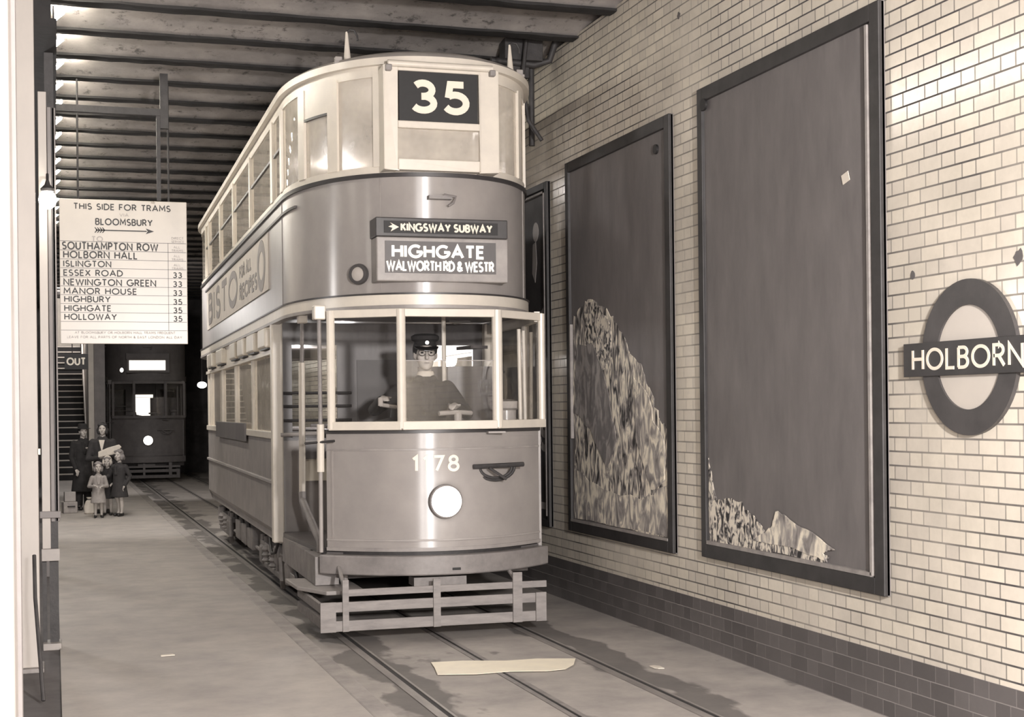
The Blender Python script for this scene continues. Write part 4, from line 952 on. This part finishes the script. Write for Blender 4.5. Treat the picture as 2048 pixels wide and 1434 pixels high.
    for ty in (3.9, 9.2):
        for e in (-.3, .3): B(MB().lathe((-.99, ty + e, .24), (0, 0, 1), [(.05, 0), (.07, .02), (.05, .05), (.07, .08), (.05, .11), (.07, .14), (.05, .18)], 14), 'coil_spring', M['iron'], smooth=True)
        B(MB().tube([(-1.02, ty - 1.05, .42), (-1.02, ty - 1.12, .2), (-1.0, ty - 1.0, .12)], .03, 8), 'brake_hanger', M['iron'], smooth=True)
    B(MB().tube([(-1.04, 2.9, .58), (-1.06, 3.0, .46), (-1.06, 3.3, .42), (-1.05, 3.5, .5), (-1.04, 3.6, .58)], .016, 8), 'cable', M['irondark'], smooth=True)
    B(MB().box(-1.03, -.75, 1.5, 2.2, .26, .34).lathe((-.95, 2.35, .3), (0, 0, 1), [(.1, -.1), (.11, .1), (.08, .2), (.02, .22)], 14), 'sand_box', M['iron'], bevel=.01)
    B(MB().tube([(-.97, 2.7, .3), (-.97, 8.0, .28)], .022, 8), 'brake_rod', M['iron'])
    # ---- roof fittings: spikes with hooks on small feet
    for x in (-.71, .77):
        y = up_(x)[1] + .12
        B(MB().box(x - .12, x + .12, y - .05, y + .1, 4.85, 4.875).box(x - .11, x - .05, y - .03, y + .03, 4.875, 4.92).box(x + .05, x + .11, y - .03, y + .03, 4.875, 4.92), 'spike_foot', M['pale'], bevel=.006)
        B(MB().tube([(x, y, 4.87), (x - .005, y, 5.14)], [.034, .01], 12), 'roof_spike', M['cream'], smooth=True)
        B(MB().tube([(x - .005, y, 5.13), (x + .02, y, 5.16), (x + .06, y, 5.155), (x + .085, y, 5.11), (x + .09, y, 5.07)], .01, 8), 'spike_hook', M['irondark'], smooth=True)
    B(MB().box(-.25, .25, 5.0, 6.2, 4.985, 5.06).tube([(0, 5.6, 5.06), (0, 10.8, 5.26)], .025, 8), 'trolley_base', M['irondark'])
    return T
tram = build_tram()
for nm, loc, pw in (('upper_saloon_light', (0, 5.2, 4.6), 90), ('upper_front_light', (0, 1.3, 4.6), 45), ('lower_saloon_light', (0, 5, 2.6), 130), ('upper_rear_light', (0, 8.5, 4.6), 70), ('lower_rear_light', (0, 8.4, 2.6), 50), ('vestibule_light', (-.5, 1.9, 2.7), 1.2)):
    l = lamp(nm, 'POINT', loc, pw, .1); l.parent = tram
l = lamp('headlamp_light', 'POINT', (-.03, -.35, 1.13), 4, .12); l.parent = tram


# ------------------------------------------------------------------ a second tram far down the track
tram2 = copy_tree(tram, None, skip=('lettering', 'advert_panel', 'upper_saloon_light', 'upper_front_light', 'lower_saloon_light', 'upper_rear_light', 'lower_rear_light', 'vestibule_light', 'headlamp_light'))
tram2.location = (2.46, 39.6, 0); tram2.rotation_euler = (0, 0, 0)
tag(tram2, 'dark distant tram with lit windows and headlamp far down the track', 'tram')
shade_tone = mat('shaded_tram_tone', .13, .7, .2, 5)  # far-off gloom put into one dark colour over the tram parts
def shade_over(o):
    for c in o.children: shade_over(c)
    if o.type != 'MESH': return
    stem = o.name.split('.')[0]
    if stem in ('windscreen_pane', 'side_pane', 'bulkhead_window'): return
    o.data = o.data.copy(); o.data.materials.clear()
    o.data.materials.append(M['lens2'] if stem == 'lens' else M['winglow'] if stem in ('destination_blind', 'door_window') else shade_tone)
shade_over(tram2)

# ------------------------------------------------------------------ people
def hand(mb, w, d, s, curl=.5):
    """palm, four bent fingers of unequal length and a thumb; w wrist, d direction of the fingers"""
    w = Vector(w); d = Vector(d).normalized(); side = d.cross(Vector((0, 0, 1)))
    side = Vector((1, 0, 0)) if side.length < .2 else side.normalized(); nrm = side.cross(d).normalized()
    pc = w + d * .045 * s
    mb.capsule(w, w + d * .03 * s, .026 * s, .03 * s, 10)
    for k, (off, ln) in enumerate(((-.028, .068), (-.01, .08), (.009, .074), (.026, .056))):
        a = w + d * .03 * s + side * off * s; b = a + d * .05 * s; c = b + (d * math.cos(curl) - nrm * math.sin(curl)) * ln * .5 * s; e = c + (d * math.cos(curl * 2) - nrm * math.sin(curl * 2)) * ln * .5 * s
        mb.capsule(a, b, .014 * s, .011 * s, 8); mb.capsule(b, c, .0105 * s, .0095 * s, 8); mb.capsule(c, e, .0095 * s, .008 * s, 8)
    t0 = w + d * .02 * s - side * .025 * s; t1 = t0 + (d * .6 - side * .7).normalized() * .035 * s; mb.capsule(t0, t1, .014 * s, .012 * s, 8); mb.capsule(t1, t1 + (d * .9 - side * .2).normalized() * .03 * s, .011 * s, .009 * s, 8)

def person(label, loc, rotz, H, Lh, Rh, coat, coat_len=.45, hair='hair', hat=None, head_k=1.0, feet=((-.09, 0), (.09, 0)), legs='skin', turn=0.0, blouse=False, vox=.011, trousers=False, group=None, elbows=None, extras=()):
    """figure facing -Y; Lh / Rh wrists on the viewer's left / right, in units of a 1.75 m body"""
    P = thing('person', label, 'person', loc, rotz, group); s = H / 1.75; V = lambda *p: Vector(p) * s
    hk = head_k; hz = 1.75 - .118 * hk; ct, sn = math.cos(turn), math.sin(turn)
    hp = lambda x, y, z: V((x * ct - y * sn) * hk, (x * sn + y * ct) * hk, hz + z * hk)
    B = MB()
    def hell(c, r): B.ell(hp(*c), tuple(q * s * hk for q in r), 10)
    hell((0, .005, .012), (.075, .094, .105)); hell((0, -.03, -.062), (.054, .062, .055)); hell((0, -.062, -.098), (.026, .026, .02))
    B.capsule(hp(0, -.088, .012), hp(0, -.112, -.032), .011 * s * hk, .016 * s * hk, 8)
    hell((0, -.084, -.066), (.026, .012, .010)); hell((0, -.076, .03), (.055, .018, .014))
    for q in (-1, 1): hell((q * .077, .005, -.01), (.011, .021, .032)); hell((q * .04, -.06, -.028), (.026, .026, .026))
    sh = 1.75 - .118 * hk - .18 * hk - .03
    B.capsule(V(0, .012, sh), hp(0, .012, -.09), .056 * s, .05 * s * (hk ** .5))
    B.rings([(0, .005 * s, z * s, a * s, b * s) for z, a, b in ((.82, .10, .09), (.9, .16, .115), (1.0, .155, .11), (1.12, .14, .10), (1.25, .165, .115), (sh - .04, .175, .105), (sh + .01, .12, .08), (sh + .03, .06, .055))])
    for (fx, fy), q in zip(feet, (-1, 1)):
        hip, kn, an = V(q * .085, 0, .88), V((q * .085 + fx) / 2, fy * .5 - .02, .48), V(fx, fy + .02, .085)
        B.capsule(hip, kn, .085 * s, .058 * s); B.capsule(kn, V(fx * 1.0, fy + .03, .33), .056 * s, .056 * s); B.capsule(V(fx, fy + .03, .33), an, .056 * s, .036 * s); B.capsule(an, V(fx * 1.15, fy - .12, .04), .038 * s, .03 * s)
    arms = []
    for q, wv in ((-1, Lh), (1, Rh)):
        a = V(q * .185, .01, sh - .045); w = V(*wv); el = V(*(elbows[0 if q < 0 else 1])) if elbows else None
        if el is None:
            mid = (a + w) / 2; dd = (w - a).length; r = max(0, (.29 * s) ** 2 - (dd / 2) ** 2) ** .5
            nn = Vector((q * .55, .55, -.65)); ax = (w - a).normalized(); nn = (nn - ax * nn.dot(ax)).normalized(); el = mid + nn * r
        B.capsule(a, el, .05 * s, .04 * s); B.capsule(el, w, .04 * s, .027 * s); hand(B, w, (w - el), s); arms.append((a, el, w))
    body = remesh_build(B, 'body', M['skin'], P, vox * s)
    for q in (-1, 1):
        MB().ell(hp(q * .031, -.079, .006), (.011 * s * hk, .008 * s * hk, .006 * s * hk), 6).build('eye', M['coat'], P, smooth=True)
    MB().ell(hp(0, -.0905, -.066), (.022 * s * hk, .006 * s * hk, .004 * s * hk), 6).build('lips', M['fairhair'], P, smooth=True)
    Hh = MB(); Hh.ell(hp(0, .022, .03), (.09 * s * hk, .095 * s * hk, .105 * s * hk), 10)
    if hair != 'short':
        for a in range(-1, 8):
            t = PI * (a / 6.0); Hh.ell(hp(.082 * math.cos(t), .03 + .07 * math.sin(t), -.03 - .03 * abs(math.sin(2 * t))), (.038 * s * hk, .038 * s * hk, .055 * s * hk), 6)
        for q in (-1, 0, 1): Hh.ell(hp(q * .05, -.04, .08 + .012 * (q == 0)), (.045 * s * hk, .035 * s * hk, .03 * s * hk), 6)
    remesh_build(Hh, 'hair', M['fairhair'] if hair == 'fair' else M['hair'], P, .014 * s)
    C = MB(); lo = .88 - coat_len
    C.rings([(0, .005 * s, z * s, a * s, b * s) for z, a, b in ((lo, .24, .20), (lo + .02, .245, .205), (.75, .20, .165), (.9, .185, .145), (1.05, .172, .135), (1.25, .19, .14), (sh - .04, .20, .128), (sh + .005, .15, .10), (sh + .035, .075, .068))])
    for a, el, w in arms:
        C.capsule(a, el, .07 * s, .058 * s); C.capsule(el, el + (w - el) * .93, .056 * s, .045 * s)
    for q in (-1, 1): C.capsule(V(q * .05, -.115, sh - .02), V(q * .02, -.15, sh - .25), .022 * s, .016 * s, 8); C.ell(V(q * .045, -.02, sh + .045), (.05 * s, .06 * s, .025 * s), 8)
    remesh_build(C, 'coat', coat, P, .013 * s)
    if blouse:
        MB().poly([V(-.055, -.145, sh - .0), V(.055, -.145, sh - .0), V(.0, -.165, sh - .24)], V(0, .02, 0)).build('blouse', M['whitecloth'], P)
    if trousers:
        Tm = MB()
        for (fx, fy), q in zip(feet, (-1, 1)): Tm.capsule(V(q * .085, 0, .85), V(fx, fy + .01, .12), .1 * s, .075 * s)
        remesh_build(Tm, 'trousers', coat, P, .014 * s)
    for (fx, fy) in feet:
        MB().capsule(V(fx, fy + .05, .05), V(fx * 1.15, fy - .14, .04), .05 * s, .042 * s).build('shoe', M['shoe'], P, smooth=True)
    if hat == 'cap':
        Q = MB().rings([(hp(0, .005, 0).x, hp(0, .01, 0).y, hp(0, 0, z).z, a * s, b * s) for z, a, b in ((.045, .088, .105), (.085, .092, .11), (.10, .118, .13), (.125, .12, .132), (.14, .09, .10), (.145, .02, .02))], 28)
        c = Q.build('cap', M['coat'], P, smooth=True)
        MB().poly([hp(.085 * math.cos(t), -.075 - .06 * math.sin(t), .045 - .03 * math.sin(t)) for t in [PI * k / 12 for k in range(13)]], (0, 0, .008)).build('peak', M['shoe'], c)
        MB().disc(hp(0, -.115, .075), (0, 1, 0), .016 * s, .01).build('badge', M['lamplens'], c)
    if hat == 'brim':
        MB().lathe(hp(0, .01, .05), (0, 0, 1), [(.16 * s, 0), (.162 * s, .008), (.1 * s, .015), (.092 * s, .09 * s), (.07 * s, .11 * s), (0, .1 * s)], 24).build('hat', M['coat'], P, smooth=True)
    if hat == 'bonnet':
        Q = MB().ell(hp(0, .03, .03), (.098 * s * hk, .1 * s * hk, .115 * s * hk), 10); Q.tube([hp(.095 * math.cos(t), -.03, .0 + .12 * math.sin(t)) for t in [-.5 + (PI + 1) * k / 14 for k in range(15)]], .02 * s, 8)
        remesh_build(Q, 'bonnet', M['whitecloth'], P, .013 * s)
    for f in extras: f(P, s, hp)
    return P

def specs(P, s, hp):
    for q in (-1, 1): MB().tube([hp(q * .033 + .025 * math.cos(t), -.098, .006 + .022 * math.sin(t)) for t in [2 * PI * k / 16 for k in range(17)]], .003, 6, False).build('spectacles', M['coat'], P)
def collar(P, s, hp):
    MB().rings([(0, -.005 * s, z * s, a * s, a * s) for z, a in ((1.415, .072), (1.44, .074), (1.46, .066))]).build('collar', M['whitecloth'], P, smooth=True)
dl = Matrix.Translation((3.13, 11.45, 0)) @ Matrix.Rotation(R(-1.2), 4, 'Z') @ Vector((.02, .86, .70))
person('person in dark uniform and peaked cap driving, seen behind the windscreen', dl, R(-8), 1.84, (-.40, -.38, 1.22), (.20, -.40, 1.16), M['coat2'], .4, 'short', 'cap', trousers=True, extras=(specs, collar), elbows=((-.44, -.08, 1.14), (.34, -.06, 1.10)), head_k=1.2)
person('dark-haired person in dark coat and white blouse carrying a pale parcel', (.81, 25.7, .15), R(-8), 1.57, (-.02, -.27, 1.08), (.12, -.27, 1.13), M['coat2'], .42, 'hair', blouse=True, elbows=((-.27, -.05, 1.05), (.27, -.06, 1.06)))
person('person in long dark overcoat and hat standing beside the columns', (.50, 26.7, .15), R(18), 1.52, (-.2, -.15, .85), (.05, -.22, 1.25), M['coat'], .5, 'short', 'brim', trousers=True)
person('small child in pale belted coat standing in front of the others', (.70, 24.62, .15), R(2), .93, (-.12, -.2, 1.0), (.10, -.2, .98), M['lightcoat'], .42, 'fair', head_k=1.4, legs='dark')
person('bare-legged child in dark coat turned towards the smaller child', (1.045, 24.85, .15), R(-38), 1.12, (-.22, -.3, 1.02), (.2, -.05, .8), M['coat2'], .38, 'fair', head_k=1.25, feet=((-.06, .03), (.09, -.05)))
person('child in white bonnet and dark coat half hidden behind the pale-coated child', (.865, 25.12, .15), R(-12), 1.0, (-.16, -.12, .9), (.18, -.2, .95), M['coat'], .38, 'fair', 'bonnet', head_k=1.3)
pc = thing('parcel', 'pale wrapped parcel held by the dark-haired person', 'parcel', (.91, 25.25, 1.20), R(-10))
MB().poly([(-.19, -.03, -.07), (.08, -.03, -.02), (.20, -.03, .10), (.16, -.03, .15), (-.02, -.03, .10), (-.19, -.03, .03)], (0, .07, 0)).build('wrapping', M['whitecloth'], pc, bevel=.015)
sc_ = thing('suitcase', 'pale suitcase standing on the platform by the dark-coated person', 'suitcase', (.262, 26.0, .15), R(12))
MB().box(-.13, .11, -.09, .09, 0, .2).build('case', M['lightcoat'], sc_, bevel=.015); MB().tube([(-.06, -.09, .12), (-.05, -.115, .12), (.05, -.115, .12), (.06, -.09, .12)], .01).build('handle', M['shoe'], sc_)
bx = thing('wrapped_box', 'pale box stacked on the suitcase beside the columns', 'box', (.262, 26.0, .352), R(5))
MB().box(-.10, .09, -.08, .08, .0, .17).build('carton', M['pale'], bx, bevel=.01); MB().box(-.102, .092, -.012, .012, -.001, .172).build('string', M['shoe'], bx)
bg = thing('cloth_bag', 'white cloth bag on the platform between the adults and the small child', 'bag', (.575, 25.6, .15), 0)
MB().rings([(0, 0, 0, .06, .05), (0, 0, .02, .085, .07), (0, 0, .13, .09, .07), (0, 0, .22, .06, .05), (0, 0, .25, .03, .03), (0, 0, .29, .05, .04)]).build('sack', M['whitecloth'], bg, smooth=True); MB().tube([(.034 * math.cos(t), .034 * math.sin(t), .25) for t in [2 * PI * k / 12 for k in range(13)]], .008, 6, False).build('tie', M['shoe'], bg)

for x, z, lab in ((3.86, 2.62, 'small white lamp hanging far down the track, right of the distant tram'),):
    dl_ = thing('hanging_lamp', lab, 'lamp', (x, 39.4, z))
    MB().ell((0, 0, 0), (.13, .13, .09), 8).build('globe', M['lens2'], dl_, smooth=True); MB().tube([(0, 0, .08), (0, 0, ZW - z)], .015).build('rod', M['irondark'], dl_)
